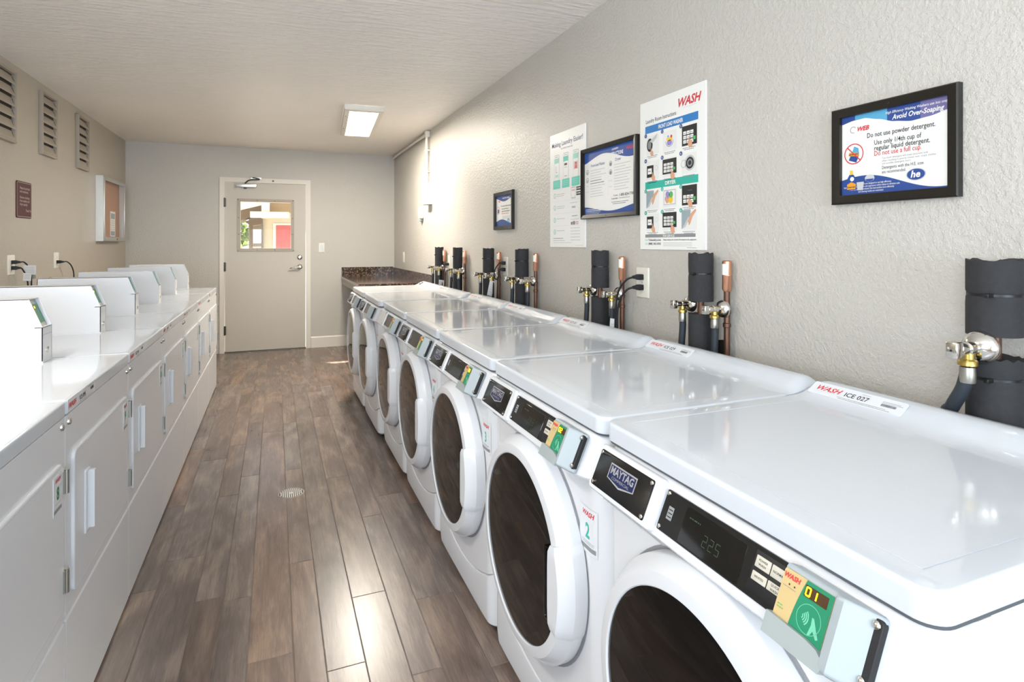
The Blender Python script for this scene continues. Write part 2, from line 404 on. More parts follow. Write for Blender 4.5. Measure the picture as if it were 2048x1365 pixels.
# the steel door with its window
def make_door():
    x0, x1, z0, z1 = DX0+.004, DX1-.004, .012, DH-.004; g = (-.383, .183, 1.250, 1.813); y0, y1 = YB+.004, YB+.048
    m = MB()
    for a in ((x0, g[0], z0, z1), (g[1], x1, z0, z1), (g[0], g[1], z0, g[2]), (g[0], g[1], g[3], z1)): m.box(a[0], a[1], y0, y1, a[2], a[3], DOORP)
    m.rbox(.258, .305, y0-.002, y0+.002, .575, .632, DOORP, .001, .003, 'y')
    d = struct(m, 'door_1', smooth=0)
    m = MB(); f = (-.421, .221, 1.210, 1.851)
    for a in ((f[0], g[0], f[2], f[3]), (g[1], f[1], f[2], f[3]), (g[0], g[1], f[2], g[2]), (g[0], g[1], g[3], f[3])): m.box(a[0], a[1], y0-.007, y0+.001, a[2], a[3], WINF)
    for (a, b) in [(-.408, 1.838), (.208, 1.838), (-.408, 1.223), (.208, 1.223), (-.2, 1.832), (0, 1.832), (-.2, 1.229), (0, 1.229), (-.402, 1.62), (-.402, 1.42), (.202, 1.62), (.202, 1.42)]:
        m.lathe([(.006, 0), (.005, -.003), (.001, -.004)], HINGE, (a, y0-.007, b), 'y', 10)
    m.build('window_frame', d, 'dull brown metal window frame with screws')
    m = MB(); m.box(g[0], g[1], y0+.018, y0+.023, g[2], g[3], GLASSC); m.build('window_glass', d)
    m = MB(); m.lathe([(.031, 0), (.031, -.006), (.024, -.014), (.016, -.016), (.015, -.022), (.003, -.023)], CHROME, (.287, y0, 1.137), 'y', 28)
    m.build('deadbolt', d, 'round chrome deadbolt')
    m = MB(); m.lathe([(.034, 0), (.034, -.006), (.026, -.018), (.014, -.022), (.012, -.05), (.012, -.062)], CHROME, (.287, y0, 1.018), 'y', 28)
    m.tube([(.292, y0-.056, 1.018), (.25, y0-.058, 1.016), (.2, y0-.056, 1.010), (.172, y0-.05, 1.004)], [.013, .011, .009, .008], CHROME, 12)
    m.build('lever_handle', d, 'chrome lever handle')
    m = MB(); m.rbox(-.43, -.205, y0-.05, y0, 1.985, 2.030, ALU, .006, .008, 'x')
    m.lathe([(.014, 0), (.014, -.018)], HINGE, (-.33, y0-.025, 1.987), 'z', 14)
    c = m.build('door_closer', d, 'silver hydraulic closer')
    m = MB(); m.tube([(-.33, y0-.03, 2.035), (-.30, y0-.055, 2.062), (-.26, y0-.06, 2.075), (-.17, y0-.055, 2.083)], .008, HINGE, 8)
    m.tube([(-.17, y0-.055, 2.088), (-.22, y0-.04, 2.10), (-.25, y0-.02, 2.106)], .007, HINGE, 8); m.rbox(-.275, -.15, y0-.025, y0-.012, 2.088, 2.118, ALU, .003)
    m.build('closer_arm', c)
    for z in (.268, 1.03, 1.80):
        m = MB(); m.lathe([(.008, -.055), (.009, -.05), (.009, .05), (.008, .055)], HINGE, (DX0+.001, YB-.010, z), 'z', 12); m.box(DX0, DX0+.018, y0-.002, y0+.001, z-.052, z+.052, HINGE)
        m.build('hinge', d)
    m = MB(); m.box(DX0, DX1, YB-.012, YB+.11, 0, .010, HINGE); struct(m, 'trim_2')
make_door()

# ------------------------------------------------------------------ ceiling fixtures
def fixture(label, x, y, rz, w=.165, l=.625):
    t = thing('ceiling_light', label, 'light', (x, y, HC), rz); m = MB(); f = .045
    m.rr(-w, w, -l, l, .006, [(0, -.0005), (0, -.03), (.008, -.042), (f*.8, -.05), (f, -.046), (f, -.036)], TRIM, 'z', 3, False)
    for yy in (-l*.6, l*.3): m.lathe([(.004, 0), (.003, -.004)], HINGE, (-w+.02, yy, -.046), 'z', 8)
    m.build('fixture_frame', t)
    m = MB(); m.rr(-w, w, -l, l, .006, [(f, -.042), (f+.02, -.043)], DIFF, 'z', 3); m.build('light_diffuser', t)
    return t
DIFF = mat('lit_diffuser', 'fffaf0', .5, emit=('fff6e6', 3.6))
fixture('rectangular flush ceiling light with glowing diffuser near the glazed door', .743, 5.58, -.075)
fixture('unseen flush ceiling light added over the near dryers', -1.17, 1.45, 0)  # out of view, added with its lamp to brighten the near end

# ------------------------------------------------------------------ washers
HW = .343
def front_path(rc=.055, hw=HW, depth=.10, n=7):
    """plan outline of the front, from left side round to the right side: (x, y, nx, ny)"""
    P = [(-hw, depth, -1, 0)]
    for k in range(n+1):
        a = PI+k/n*PI/2; P.append((-hw+rc+rc*math.cos(a), rc+rc*math.sin(a), math.cos(a), math.sin(a)))
    for k in range(1, 8): P.append((-hw+rc+(2*hw-2*rc)*k/8, 0, 0, -1))
    for k in range(n+1):
        a = 3*PI/2+k/n*PI/2; P.append((hw-rc+rc*math.cos(a), rc+rc*math.sin(a), math.cos(a), math.sin(a)))
    P.append((hw, depth, 1, 0)); return P
def shell(m, path, zb, zt, rows, material, xmax=.3445):
    """vertical shell following path; rows = (t: offset from bottom(+)/top(-), outward offset)"""
    rings = []
    for from_top, dz, off in rows:
        R = []
        for x, y, nx, ny in path:
            z = (zt(x) if from_top else zb(x))+dz; R.append((max(-xmax, min(xmax, x+nx*off)), y+ny*off, z))
        rings.append(R)
    m.loft(rings, material, caps=False, closed=False)
SEG = {'0': 'abcdef', '1': 'bc', '2': 'abged', '3': 'abgcd', '4': 'fgbc', '5': 'afgcd', '6': 'afgedc', '7': 'abc'}
def digit(m, ch, x, z, w, h, th, y, mt):
    S = {'a': [(x, z+h), (x+w, z+h)], 'b': [(x+w, z+h), (x+w, z+h/2)], 'c': [(x+w, z+h/2), (x+w, z)], 'd': [(x, z), (x+w, z)], 'e': [(x, z), (x, z+h/2)], 'f': [(x, z+h/2), (x, z+h)], 'g': [(x, z+h/2), (x+w, z+h/2)]}
    for c in SEG[ch]: m.stroke(S[c], th, y, mt)
SLOPE_T, SLOPE_B = (-.003, .882), (-.040, .798)      # (y, z) of the control panel face at top and bottom
_a = math.atan2(SLOPE_T[0]-SLOPE_B[0], SLOPE_T[1]-SLOPE_B[1])
PANEL = Matrix.Translation((0, (SLOPE_T[0]+SLOPE_B[0])/2, (SLOPE_T[1]+SLOPE_B[1])/2)) @ Matrix.Rotation(-_a, 4, 'X')
LABELM = Matrix.Translation((0, .590, .949)) @ Matrix.Rotation(-math.radians(56), 4, 'X')

def washer_proto():
    t = thing('front_load_washer', 'x', 'washing machine', (0, 0, 0), RR, 'front load washers in a row')
    path = front_path()
    m = MB(); m.rbox(-HW+.004, HW-.004, .05, .665, .025, .884, ENAM2, .006, .02)
    for x in (-.28, .28):
        for y in (.12, .6): m.lathe([(.02, 0), (.022, .012), (.012, .03)], BLACKM, (x, y, 0), 'z', 12)
    m.box(-HW+.02, HW-.02, .052, .07, .02, .2, BLACKM)
    m.lathe([(.055, 0), (.055, .004), (.046, .004), (.044, .001)], ENAM2, (HW-.005, .30, .74), 'x', 24)
    m.build('cabinet', t, wn=True)
    rows = [(0, .004, -.012), (0, 0, -.004), (0, .0015, -.001), (0, .005, 0), (1, -.005, 0), (1, -.0015, -.001), (1, 0, -.004), (1, .004, -.012)]
    smile = lambda x: .128+.088*(abs(x)/HW)**2.0
    m = MB(); shell(m, path, lambda x: smile(x)+.0035, lambda x: .790, rows, ENAM2)
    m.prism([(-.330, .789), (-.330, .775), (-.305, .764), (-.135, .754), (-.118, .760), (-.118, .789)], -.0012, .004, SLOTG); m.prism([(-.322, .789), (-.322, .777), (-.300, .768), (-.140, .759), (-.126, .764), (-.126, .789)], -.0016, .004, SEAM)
    m.box(-HW, -.20, -.0012, .004, .7555, .7575, ENAM)
    m.prism([(-.335, .497), (-.318, .507), (-.318, .487)], -.006, .001, PLAS)
    m.build('front_panel', t, wn=True)
    m = MB(); lo = [(0, .012, -.03), (0, 0, -.016), (0, .012, -.002), (0, .05, .002), (1, -.02, .002), (1, -.0025, .0), (1, 0, -.003), (1, .004, -.012)]
    shell(m, path, lambda x: .020+.010*(abs(x)/HW)**6, lambda x: smile(x), lo, ENAM2); m.build('lower_panel', t, wn=True)
    # control console
    m = MB(); path2 = front_path(.075)
    con = [(0, .010, -.03), (0, .001, .005), (0, -.002, .026), (0, .000, .036), (0, .006, .0405), (0, .010, .040), (0, .052, .0205), (0, .088, .0035), (0, .094, -.003), (0, .0955, -.02)]
    shell(m, path2, lambda x: .788, lambda x: .888, con, PLAS)
    m.build('control_console', t, wn=True)
    # detergent drawer front with the badge
    m = MB(); m.M = PANEL
    m.rr(-.330, -.108, -.050, .045, .014, [(0, .004), (0, -.004), (.003, -.008), (.006, -.0085)], PLAS, 'y', 6)
    dr = m.build('drawer_front', t, wn=True)
    # display
    m = MB(); m.M = PANEL
    m.rr(-.104, .215, -.036, .034, .003, [(0, .002), (0, -.002), (.001, -.003)], BLACKP, 'y', 3)
    m.rr(-.047, .088, -.033, .026, .002, [(0, -.0031), (.0005, -.0038)], BLACKG, 'y', 2)
    m.rr(.104, .215, -.029, .028, .002, [(0, -.0031), (.0003, -.0033)], BLACKM, 'y', 2)
    for z in (-.03, .028): m.lathe([(.0042, 0), (.0036, -.002), (.001, -.003)], CHROME, (-.098, -.003, z), 'y', 12)
    m.rect(-.088, -.074, -.012, .010, -.0034, GREY)
    for k in range(3): m.rect(-.086, -.076, .004-k*.006, .0055-k*.006, -.0036, BLACKP)
    m.build('display_panel', t, 'black display panel')
    # reader
    m = MB(); m.M = PANEL
    rx0, rx1 = .168, .296
    prof = [(rx0, -.004), (rx0, -.018), (rx0+.004, -.024), (rx0+.078, -.026), (rx0+.084, -.034), (rx0+.095, -.036), (rx1-.012, -.016), (rx1, -.006), (rx1, 0)]
    for a, b, ins in ((-.047, -.044, .004), (-.044, .034, 0), (.034, .038, .004)):
        pass
    rings = []
    for z, ins in ((-.050, .006), (-.048, .002), (-.044, 0), (.034, 0), (.038, .002), (.040, .006)):
        rings.append([(min(max(x, rx0+ins), rx1-ins), min(y+ins*.8, 0), z) for x, y in prof])
    m.loft(rings, GREYL)
    # card cradle at the lower left
    P = [(rx0+.001, -.053), (rx0+.086, -.053), (rx0+.089, -.046), (rx0+.086, -.037), (rx0+.077, -.031), (rx0+.060, -.028), (rx0+.001, -.026)]
    m.prism(P, -.034, -.006, GREYP)
    rd = m.build('card_reader', t, 'grey contactless card reader', wn=True)
    m = MB(); m.M = PANEL; m.rr(.284, .2975, -.041, .036, .006, [(0, -.003), (0, -.0115), (.001, -.0125)], BLACKM, 'y', 5)
    for z in (-.034, .029): m.lathe([(.0052, 0), (.005, -.003), (.003, -.0045), (.0005, -.005)], CHROME, (.2905, -.0125, z), 'y', 14)
    m.build('screw_strip', rd, 'black strip with two screws')
    # lid
    m = MB()
    m.rr(-HW, HW, 0, .67, .032, [(.005, .8885), (.001, .8895), (0, .892), (0, .919), (.0008, .9225), (.003, .9255), (.0075, .927), (.042, .927), (.0424, .9256), (.0446, .9256), (.0450, .9268), (.075, .9268)], ENAM, 'z', 8)
    m.rr(-HW+.002, HW-.002, .004, .66, .030, [(0, .884), (0, .8892)], GAP_SHADE, 'z', 6)  # dark strip under the lid, the gap's shade put in as colour
    pr = [(.525, .9262), (.552, .9285), (.572, .937), (.592, .949), (.612, .9590), (.628, .9625), (.648, .9605), (.662, .951), (.668, .935), (.668, .92)]
    rings = []
    for k in range(0, 25):
        u = k/24; e = min(u, 1-u)*2
        if k <= 8: x = -HW+.001+.046*(k/8)**1.6
        elif k >= 16: x = HW-.001-.046*((24-k)/8)**1.6
        else: x = -HW+.047+(2*HW-.094)*(k-8)/8
        d = min(x+HW, HW-x); q = min(d/.045, 1); f = math.sqrt(max(0, 1-(1-q)**2)); f = .12+.88*f
        rings.append([(x, .525+(y-.525)*1+(1-f)*.018*(1 if y < .6 else -.2), .9262+(z-.9262)*f if z > .9262 else z) for y, z in pr])
    m.loft(rings, ENAM, caps=True)
    m.build('lid', t, wn=True)
    # door: white ring, dark glass, grip
    cz = .502; m = MB(); prof = [(.232, -.050), (.2325, -.0585), (.2345, -.0605), (.238, -.0605), (.2575, -.0575), (.2785, -.0315), (.2800, -.0285), (.2805, -.025), (.2805, -.004), (.276, .002)]
    m.lathe(prof, PLAS, (0, 0, cz), 'y', 96, caps=False)
    dr2 = m.build('door', t, 'round white door ring', smooth=28)
    m = MB(); m.lathe([(.2335, -.0560), (.2, -.0585), (.12, -.0610), (.04, -.062), (.001, -.0622)], DGLASS, (0, 0, cz), 'y', 96, caps=True)
    m.build('door_glass', dr2, 'dark tinted round glass')
    m = MB(); rings = []
    for k in range(15):
        a = math.radians(-22+46*k/14); e = 0 if 0 < k < 14 else .0035
        zz = lambda r: r*math.sin(a)
        ro = .2835-e; rm = .262
        xi = .206+.005*((k-7)/7)**4+e*.5
        rings.append([(xi, -.052, zz(.245)), (xi, -.0665+e, zz(.245)), (xi+.006, -.071+e, zz(.25)), (rm*math.cos(a), -.069+e, zz(rm)), ((rm+.004)*math.cos(a), -.066+e, zz(rm+.004)), (ro*math.cos(a), -.034+e, zz(ro)), (ro*math.cos(a), -.002, zz(ro)), ((ro-.01)*math.cos(a), .001, zz(ro-.01))])
    rings = [[(x, y, z+cz) for x, y, z in r] for r in rings]
    m.loft(rings, PLAS); m.build('door_handle', dr2, 'white grip on the right of the ring', smooth=28)
    m = MB(); m.rr(.180, .208, cz-.085, cz+.088, .006, [(0, -.0555), (0, -.0642), (.002, -.0645), (.004, -.059)], BLACKG, 'y', 4); m.build('grip_pocket', dr2, 'black hand pocket')
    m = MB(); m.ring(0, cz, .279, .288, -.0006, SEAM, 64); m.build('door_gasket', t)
    return t
WP = washer_proto()
wash_y0 = [.402, 1.092, 1.782, 2.472, 3.170, 3.900, 4.610]      # near (right-hand) side of each
WCOL = [0, 0, 0, 0, 0, -.020, -.022]
def panel_text(m, s, *a, **k): m.text(s, *a, **k)
def badge(t):
    dr = [x for x in COL.objects if x.parent == t and x.name.startswith('drawer_front')][0]
    m = MB(); m.M = PANEL
    m.rr(-.318, -.134, -.040, .034, .004, [(0, -.0085), (0, -.0095), (.0006, -.010)], BLACKP, 'y', 3)
    for x in (-.312, -.140):
        for z in (-.034, .028): m.lathe([(.0042, 0), (.0038, -.002), (.001, -.0032)], CHROME, (x, -.010, z), 'y', 12)
    y = -.0104; x0, x1 = -.272, -.180
    m.flat([(x0, -.010), (x0, .020), (x1, .020), (x1, -.010), ((x0+x1)/2, -.019)], y, CHROMEP)
    m.flat([(x0+.003, -.0085), (x0+.003, .017), (x1-.003, .017), (x1-.003, -.0085), ((x0+x1)/2, -.0155)], y-.0003, NAVYD)
    m.text('MAYTAG', .0205, -.226, .0008, y-.0006, CHROMEP, bold=.03, fit=.078)
    m.text('COMMERCIAL', .0078, -.226, -.0085, y-.0006, CHROMEP, fit=.06)
    m.build('badge_plate', dr, 'black badge plate with silver maker emblem')
CHROMEP = mat('silver_print', 'c8c8cc', .3, .6); NAVYD = mat('badge_navy', '14224e', .3)
def label_print(t, code):
    m = MB(); m.M = LABELM
    m.rr(-.318, -.086, -.018, .022, .004, [(0, .001), (0, -.0009)], LABELW, 'y', 3)
    y = -.0012
    m.text('WASH', .0215, -.306, -.003, y, RED, 'LEFT', .35, .02, 1.05); m.rect(-.305, -.25, -.0065, -.0062, y, GREY)
    m.text(code, .0185, -.228, -.0035, y, DARK, 'LEFT', 0, .012)
    R = random.Random(3)
    m.dashes(-.24, -.12, -.0105, .0014, y, GREY, rnd=R); m.dashes(-.236, -.11, -.0145, .0014, y, GREY, rnd=R)
    m.dashes(-.138, -.098, .011, .0013, y, GREY, rnd=R); m.dashes(-.138, -.092, .0075, .0013, y, GREY, rnd=R); m.dashes(-.19, -.17, .015, .0012, y, GREY, rnd=R)
    x = -.137
    while x < -.104: w = R.uniform(.0005, .0016); m.rect(x, x+w, -.003, .0045, y, DARK); x += w+.0008
    m.build('number_label', t, 'white label printed '+code)
LABELW = mat('clear_label', 'dde0e4', .22)
def sticker(t, num, grey=False):
    # wraps round the right front corner of the cabinet
    rc = .055; xs = HW-rc
    def warp(x, y, z):
        if x <= xs: return (x, y, z)
        a = (x-xs)/rc; r = rc-y
        return (xs+r*math.sin(a), rc-r*math.cos(a), z)
    m = MB(); x0, x1, z0, z1 = .243, .315, .603, .708
    N = 10
    for mt, y, q in ((GREYLT, -.0006, 0), (LABELW, -.0008, .0012)):
        vs = []
        for k in range(N+1):
            x = x0+q+(x1-x0-2*q)*k/N; vs += [warp(x, y, z0+q), warp(x, y, z1-q)]
        m.add(vs, [(2*k, 2*k+2, 2*k+3, 2*k+1) for k in range(N)], mt)
    y = -.0011; xc = (x0+x1)/2
    m.text('WASH', .0165, xc, z1-.020, y, RED, shear=.3, bold=.03, warp=warp)
    m.text(num, .047, xc, z0+.036, y, TEAL, bold=.03, sx=.8, warp=warp)
    R = random.Random(4); m.dashes(x0+.012, x1-.01, z0+.027, .0014, y, GREY, warp, R); m.dashes(x0+.016, x1-.012, z0+.023, .0014, y, GREY, warp, R)
    vs = []
    for k in range(N+1):
        x = x0+.005+(x1-x0-.010)*k/N; vs += [warp(x, y, z0+.008), warp(x, y, z0+.018)]
    m.add(vs, [(2*k, 2*k+2, 2*k+3, 2*k+1) for k in range(N)], GREY)
    m.build('number_sticker', t, 'small white sticker with teal number '+num)
def buttons(t, near):
    dp = [x for x in COL.objects if x.parent == t and x.name.startswith('display_panel')][0]
    if near: 
        m = MB(); m.M = PANEL
        x = .006
        for ch in '225': digit(m, ch, x, -.016, .008, .017, .0011, -.0041, LEDG); x += .014
        m.dashes(-.035, -.008, .012, .0022, -.0041, LEDG); m.build('display_digits', dp, 'dim green digits on the display')
    for i, (a, b, c, d, s) in enumerate([(.108, .134, .006, .022, 'POWER WASH'), (.136, .162, .006, .022, 'NORMAL'), (.164, .190, .006, .022, 'DELICATE'), (.108, .134, -.012, .000, 'WHITES'), (.136, .162, -.012, .000, 'QUICK WASH')]):
        m = MB(); m.M = PANEL; m.rr(a, b, c, d, .001, [(0, -.0031), (0, -.0042), (.0005, -.0045)], BUTT, 'y', 2)
        w = s.split()
        if near:
            for j, q in enumerate(w): m.text(q, .0046, (a+b)/2, (c+d)/2-.0015+(.0028 if len(w) == 2 and j == 0 else (-.003 if len(w) == 2 else 0)), -.0047, DARK, bold=.01)
        m.build('button', dp)
    m = MB(); m.M = PANEL; m.lathe([(.0085, -.003), (.0085, -.0045), (.007, -.0052), (.001, -.0054)], PGREEN, (.166, 0, -.020), 'y', 20); m.build('start_button', dp, 'round green start button')
def reader_face(t, num, style):
    rd = [x for x in COL.objects if x.parent == t and x.name.startswith('card_reader')][0]
    m = MB(); m.M = PANEL; y = -.0268; x0, x1, z0, z1 = .173, .246, -.043, .033
    if style == 'grey':
        m.rr(x0, x1, -.020, z1, .003, [(0, y+.002), (0, y)], GREYP, 'y', 3); m.build('reader_face', rd, 'blank grey reader face'); return
    m.rr(x0, x1, z0, z1, .003, [(0, y+.002), (0, y)], BEIGE, 'y', 3)
    # green part with its curved border
    L = [(.199, z0)] + [(.197+.010*((k/8)**2), z0+(z1-z0)*k/8) for k in range(9)]
    m.flat(L[:1]+[(x1, z0), (x1, z1)]+L[:0:-1], y-.0003, GREEN)
    y -= .0006
    if style == 'full':
        m.text('WASH', .0085, .186, .0225, y, RED, bold=.04, shear=.2)
        for x in (.185, .193): m.disc(x, .016, .0012, y, DARK, 10)
        R = random.Random(8); m.dashes(.176, .196, .012, .0008, y, GREY, rnd=R)
        m.dashes(.176, .184, -.012, .0012, y, PGREEN, rnd=R); m.dashes(.176, .186, -.0155, .0012, y, PGREEN, rnd=R)
        m.rect(.207, .240, .014, .028, y, BROWND)
        digit(m, num[0], .2095, .0162, .0058, .0095, .0019, y-.0004, LED); digit(m, num[1], .2185, .0162, .0058, .0095, .0019, y-.0004, LED)
        m.ring(.222, -.008, .0165, .0172, y, GREENL, 28)
        for k in range(4): m.ring(.2105, -.008, .0025+.0026*k, .0041+.0026*k, y, GREENL, 8, -.8, .8)
        m.flat([(.226, -.003), (.229, -.003), (.234, -.012), (.240, -.022), (.237, -.024), (.231, -.017), (.228, -.024), (.225, -.024), (.227, -.012)], y, GREENL)
    else:
        m.rect(.207, .240, .014, .028, y, BROWND); m.rect(.178, .192, .012, .024, y, RED); m.rect(.209, .226, .017, .026, y-.0003, LEDO)
    m.build('reader_face', rd, 'beige and green reader label with lit number '+num if style == 'full' else 'beige and green reader label')
BROWND = mat('led_window', '4a3018', .3); LEDO = mat('led_orange', 'd89a1a', .5, emit=('d89010', .8))
desc = ['white front load washer numbered 01, nearest the camera, labelled ICE 027',
        'white front load washer with a teal 2 sticker and lit 02 reader',
        'white front load washer with a teal 3 sticker, third from the camera',
        'white front load washer numbered 4, fourth from the camera',
        'white front load washer missing its black badge plate, screw holes showing',
        'white front load washer second from the granite counter, grey reader cover',
        'white front load washer at the far end beside the granite counter']
codes = ['ICE 027', 'ICE 029', 'ICE 031', 'ICE 033', 'ICE 035', 'ICE 037', None]
washers = [WP]+[copy_tree(WP) for _ in range(6)]
for i, t in enumerate(washers):
    t['label'] = desc[i]; place(t, (.6605+WCOL[i], wash_y0[i]+.345, 0), RR)
    if i == 4:
        dr = [x for x in COL.objects if x.parent == t and x.name.startswith('drawer_front')][0]
        m = MB(); m.M = PANEL
        for x in (-.312, -.140):
            for z in (-.034, .028): m.disc(x, z, .0045, -.0089, BLACKM, 12)
        m.rect(-.14, -.108, .036, .041, -.0089, BLACKM); m.build('screw_holes', dr, 'bare screw holes')
    else: badge(t)
    if codes[i]: label_print(t, codes[i])
    else:
        m = MB(); m.M = LABELM; m.rr(-.26, -.20, -.020, .018, .002, [(0, .001), (0, -.001)], DARK, 'y', 2); m.rect(-.245, -.215, -.004, .008, -.0013, GREYLT); m.build('number_label', t, 'small dark label on the lid')
    sticker(t, str(i+1)); buttons(t, i < 3)
    reader_face(t, '0%d' % (i+1), 'full' if i < 3 else ('small' if i < 5 else 'grey'))

# ------------------------------------------------------------------ dryers
def dryer_proto():
    t = thing('dryer', 'x', 'dryer', (0, 0, 0), RL, 'dryers along the left wall')
    m = MB(); m.rbox(-HW, HW, .004, .70, .015, .868, ENAM2, .004, .010)
    m.box(-HW+.01, HW-.01, .02, .68, 0, .02, BLACKM); m.build('cabinet', t, wn=True)
    m = MB(); m.rbox(-HW, HW, .000, .012, .346, .866, ENAM2, .003, .006, 'y'); 
    for x in (-.318, .318): m.lathe([(.010, .0), (.009, -.004), (.004, -.0065), (.0005, -.007)], CHROME, (x, 0, .846), 'y', 14)
    m.build('front_panel', t, wn=True)
    m = MB(); m.rbox(-HW, HW, -.002, .012, .010, .341, ENAM2, .004, .006, 'y'); m.build('lower_panel', t, wn=True)
    m = MB(); m.rr(-HW, HW, -.002, .70, .010, [(.004, .8685), (.0005, .8695), (0, .872), (0, .900), (.0012, .9035), (.004, .9062), (.009, .907), (.03, .907)], ENAM, 'z', 4)
    m.build('top_panel', t, wn=True)
    m = MB(); m.rr(-.298, .308, .385, .762, .022, [(0, .001), (0, -.0045), (.001, -.0068), (.004, -.0082), (.007, -.0078), (.010, -.0072)], ENAM2, 'y', 6)
    d = m.build('door', t, wn=True)
    m = MB(); m.rr(-.212, -.168, .500, .676, .004, [(0, -.007), (0, -.0105), (.002, -.012), (.006, -.012), (.008, -.0085)], PLAS, 'y', 4)
    m.rr(-.187, -.170, .506, .670, .003, [(0, -.008), (0, -.022), (.002, -.025), (.004, -.025)], PLAS, 'y', 4); m.build('door_handle', d, 'recessed white pull handle', wn=True)
    for z in (.711, .461):
        m = MB(); m.box(.300, .328, -.0115, -.002, z-.028, z+.028, STEEL); m.lathe([(.0055, -.03), (.0055, .03)], STEEL, (.312, -.0125, z), 'z', 10)
        m.build('door_hinge', d, 'steel hinge')
    return t
DP = dryer_proto()
def dryer_marks(t, num, code):
    m = MB(); x0, x1, z0, z1 = .232, .292, .652, .745; y = -.0080
    m.rr(x0, x1, z0, z1, .002, [(0, y+.0008), (0, y-.0004)], LABELW, 'y', 2); y -= .0007
    m.text('WASH', .0135, (x0+x1)/2, z1-.016, y, RED, shear=.3, bold=.03); m.text(num, .043, (x0+x1)/2, z0+.034, y, DGREEN, bold=.03, sx=.85)
    R = random.Random(2); m.dashes(x0+.01, x1-.01, z0+.025, .0014, y, GREY, rnd=R); m.rect(x0+.004, x1-.004, z0+.005, z0+.014, y, GREY)
    d = [x for x in COL.objects if x.parent == t and x.name.split('.')[0] == 'door'][0]
    m.build('number_sticker', d, 'white sticker with green number '+num)
    m = MB(); y = -.0024
    m.rr(-.335, -.09, .871, .905, .002, [(0, y+.0014), (0, y)], LABELW, 'y', 2); y -= .0004
    m.text('WASH', .019, -.327, .881, y, RED, 'LEFT', .3, .04, 1.1); m.text(code, .017, -.235, .881, y, DARK, 'LEFT', 0, .02)
    m.dashes(-.235, -.12, .875, .0014, y, GREY, rnd=R); m.dashes(-.16, -.10, .899, .0014, y, GREY, rnd=R)
    x = -.133
    while x < -.104: w = R.uniform(.0006, .0018); m.rect(x, x+w, .885, .894, y, DARK); x += w+.0008
    m.build('number_label', t, 'white label printed '+code)
DGREEN = mat('print_deep_green', '1f7a4a', .5)
ddesc = ['white dryer numbered 8, nearest on the left side', 'white dryer numbered 9 with label ICE 095, second on the left',
         'white dryer third on the left, in front of the double outlet', 'white dryer fourth on the left', 'white dryer fifth on the left, third from the far end',
         'white dryer sixth on the left, next to the last', 'white dryer at the far end of the left row, by the door']
dry = [DP]+[copy_tree(DP) for _ in range(6)]
for i, t in enumerate(dry):
    t['label'] = ddesc[i]; place(t, (-.4975, 1.1187+.690*i+.345, 0), RL); dryer_marks(t, str(8+i), 'ICE %03d' % (94+i))

# card readers standing on the dryers
def meter_proto():
    t = thing('payment_box', 'x', 'payment meter', (0, 0, 0), RL, 'payment boxes on the dryers')
    w = .044; prof = [(0, .006), (0, .120), (.036, .213), (.040, .216), (.445, .216), (.445, .006)]
    m = MB(); th = .0025
    for x in (-w, w-th): m.prism(prof, x, x+th, ENAM2, 'x')
    m.box(-w, w, .038, .445, .2135, .216, ENAM2); m.box(-w, w, .4425, .445, .006, .216, ENAM2); m.box(-w, w, 0, .0025, .006, .120, ENAM2); m.box(-w, w, 0, .022, .118, .1205, ENAM2)
    m.box(-w, w, -.0004, .001, .0935, .0945, SEAM)
    m.box(-w-.002, w+.002, -.002, .447, 0, .006, ENAM2)
    m.build('case', t)
    m = MB(); a = math.atan2(.036, .093); m.M = Matrix.Translation((0, .030, .166)) @ Matrix.Rotation(-a, 4, 'X')
    m.box(-w+th, w-th, 0, .004, -.052, .050, GREYP); m.rect(-.030, .036, -.036, .032, -.0006, BEIGE); m.rect(-.006, .036, -.036, .032, -.0009, GREEN)
    m.rect(-.004, .016, .014, .026, -.0012, BROWND); m.rect(-.002, .006, .016, .024, -.0015, LED); m.rect(-.024, -.008, .018, .026, -.0012, RED)
    m.rect(-.030, .036, -.050, -.037, -.0009, STEEL); m.build('card_reader', t, 'beige and green card reader face')
    m = MB(); m.lathe([(.010, 0), (.010, -.003), (.006, -.004), (.001, -.004)], CHROME, (0, 0, .040), 'y', 18); m.build('lock', t, 'round lock')
    m = MB(); m.lathe([(.007, 0), (.007, .003), (.003, .006), (.001, .0065)], BRASS, (0, .40, .216), 'z', 12); m.build('top_bolt', t)
    return t
MP = meter_proto()
mdesc = ['white sloped payment box on the second dryer, nearest the camera', 'white sloped payment box on the third dryer from the camera', 'white sloped payment box on the fourth dryer, middle of the row',
         'white sloped payment box on the fifth dryer, below the notice case', 'white sloped payment box on the sixth dryer', 'white sloped payment box on the last dryer nearest the door']
for i in range(6):
    t = MP if i == 0 else copy_tree(MP)
    t['label'] = mdesc[i]; place(t, (-.722, 2.398+.044+.700*i, .907), RL)

# ------------------------------------------------------------------ counter
m = MB(); m.rbox(.786, XR, 6.07, YB, .862, .892, GRANITE, .003); m.box(.79, XR-.02, YB-.02, YB, .892, 1.005, GRANITE); m.box(XR-.02, XR, 5.62, YB, .892, .995, GRANITE)
o = m.build('granite_countertop', wn=True); tag(o, 'brown speckled granite counter with backsplash in the far right corner', 'countertop')
m = MB(); m.box(.800, .820, 6.08, YB, .790, .862, TRIM2); m.box(.820, XR, 6.08, 6.10, .790, .862, TRIM2); m.build('apron', o, 'painted wooden apron')

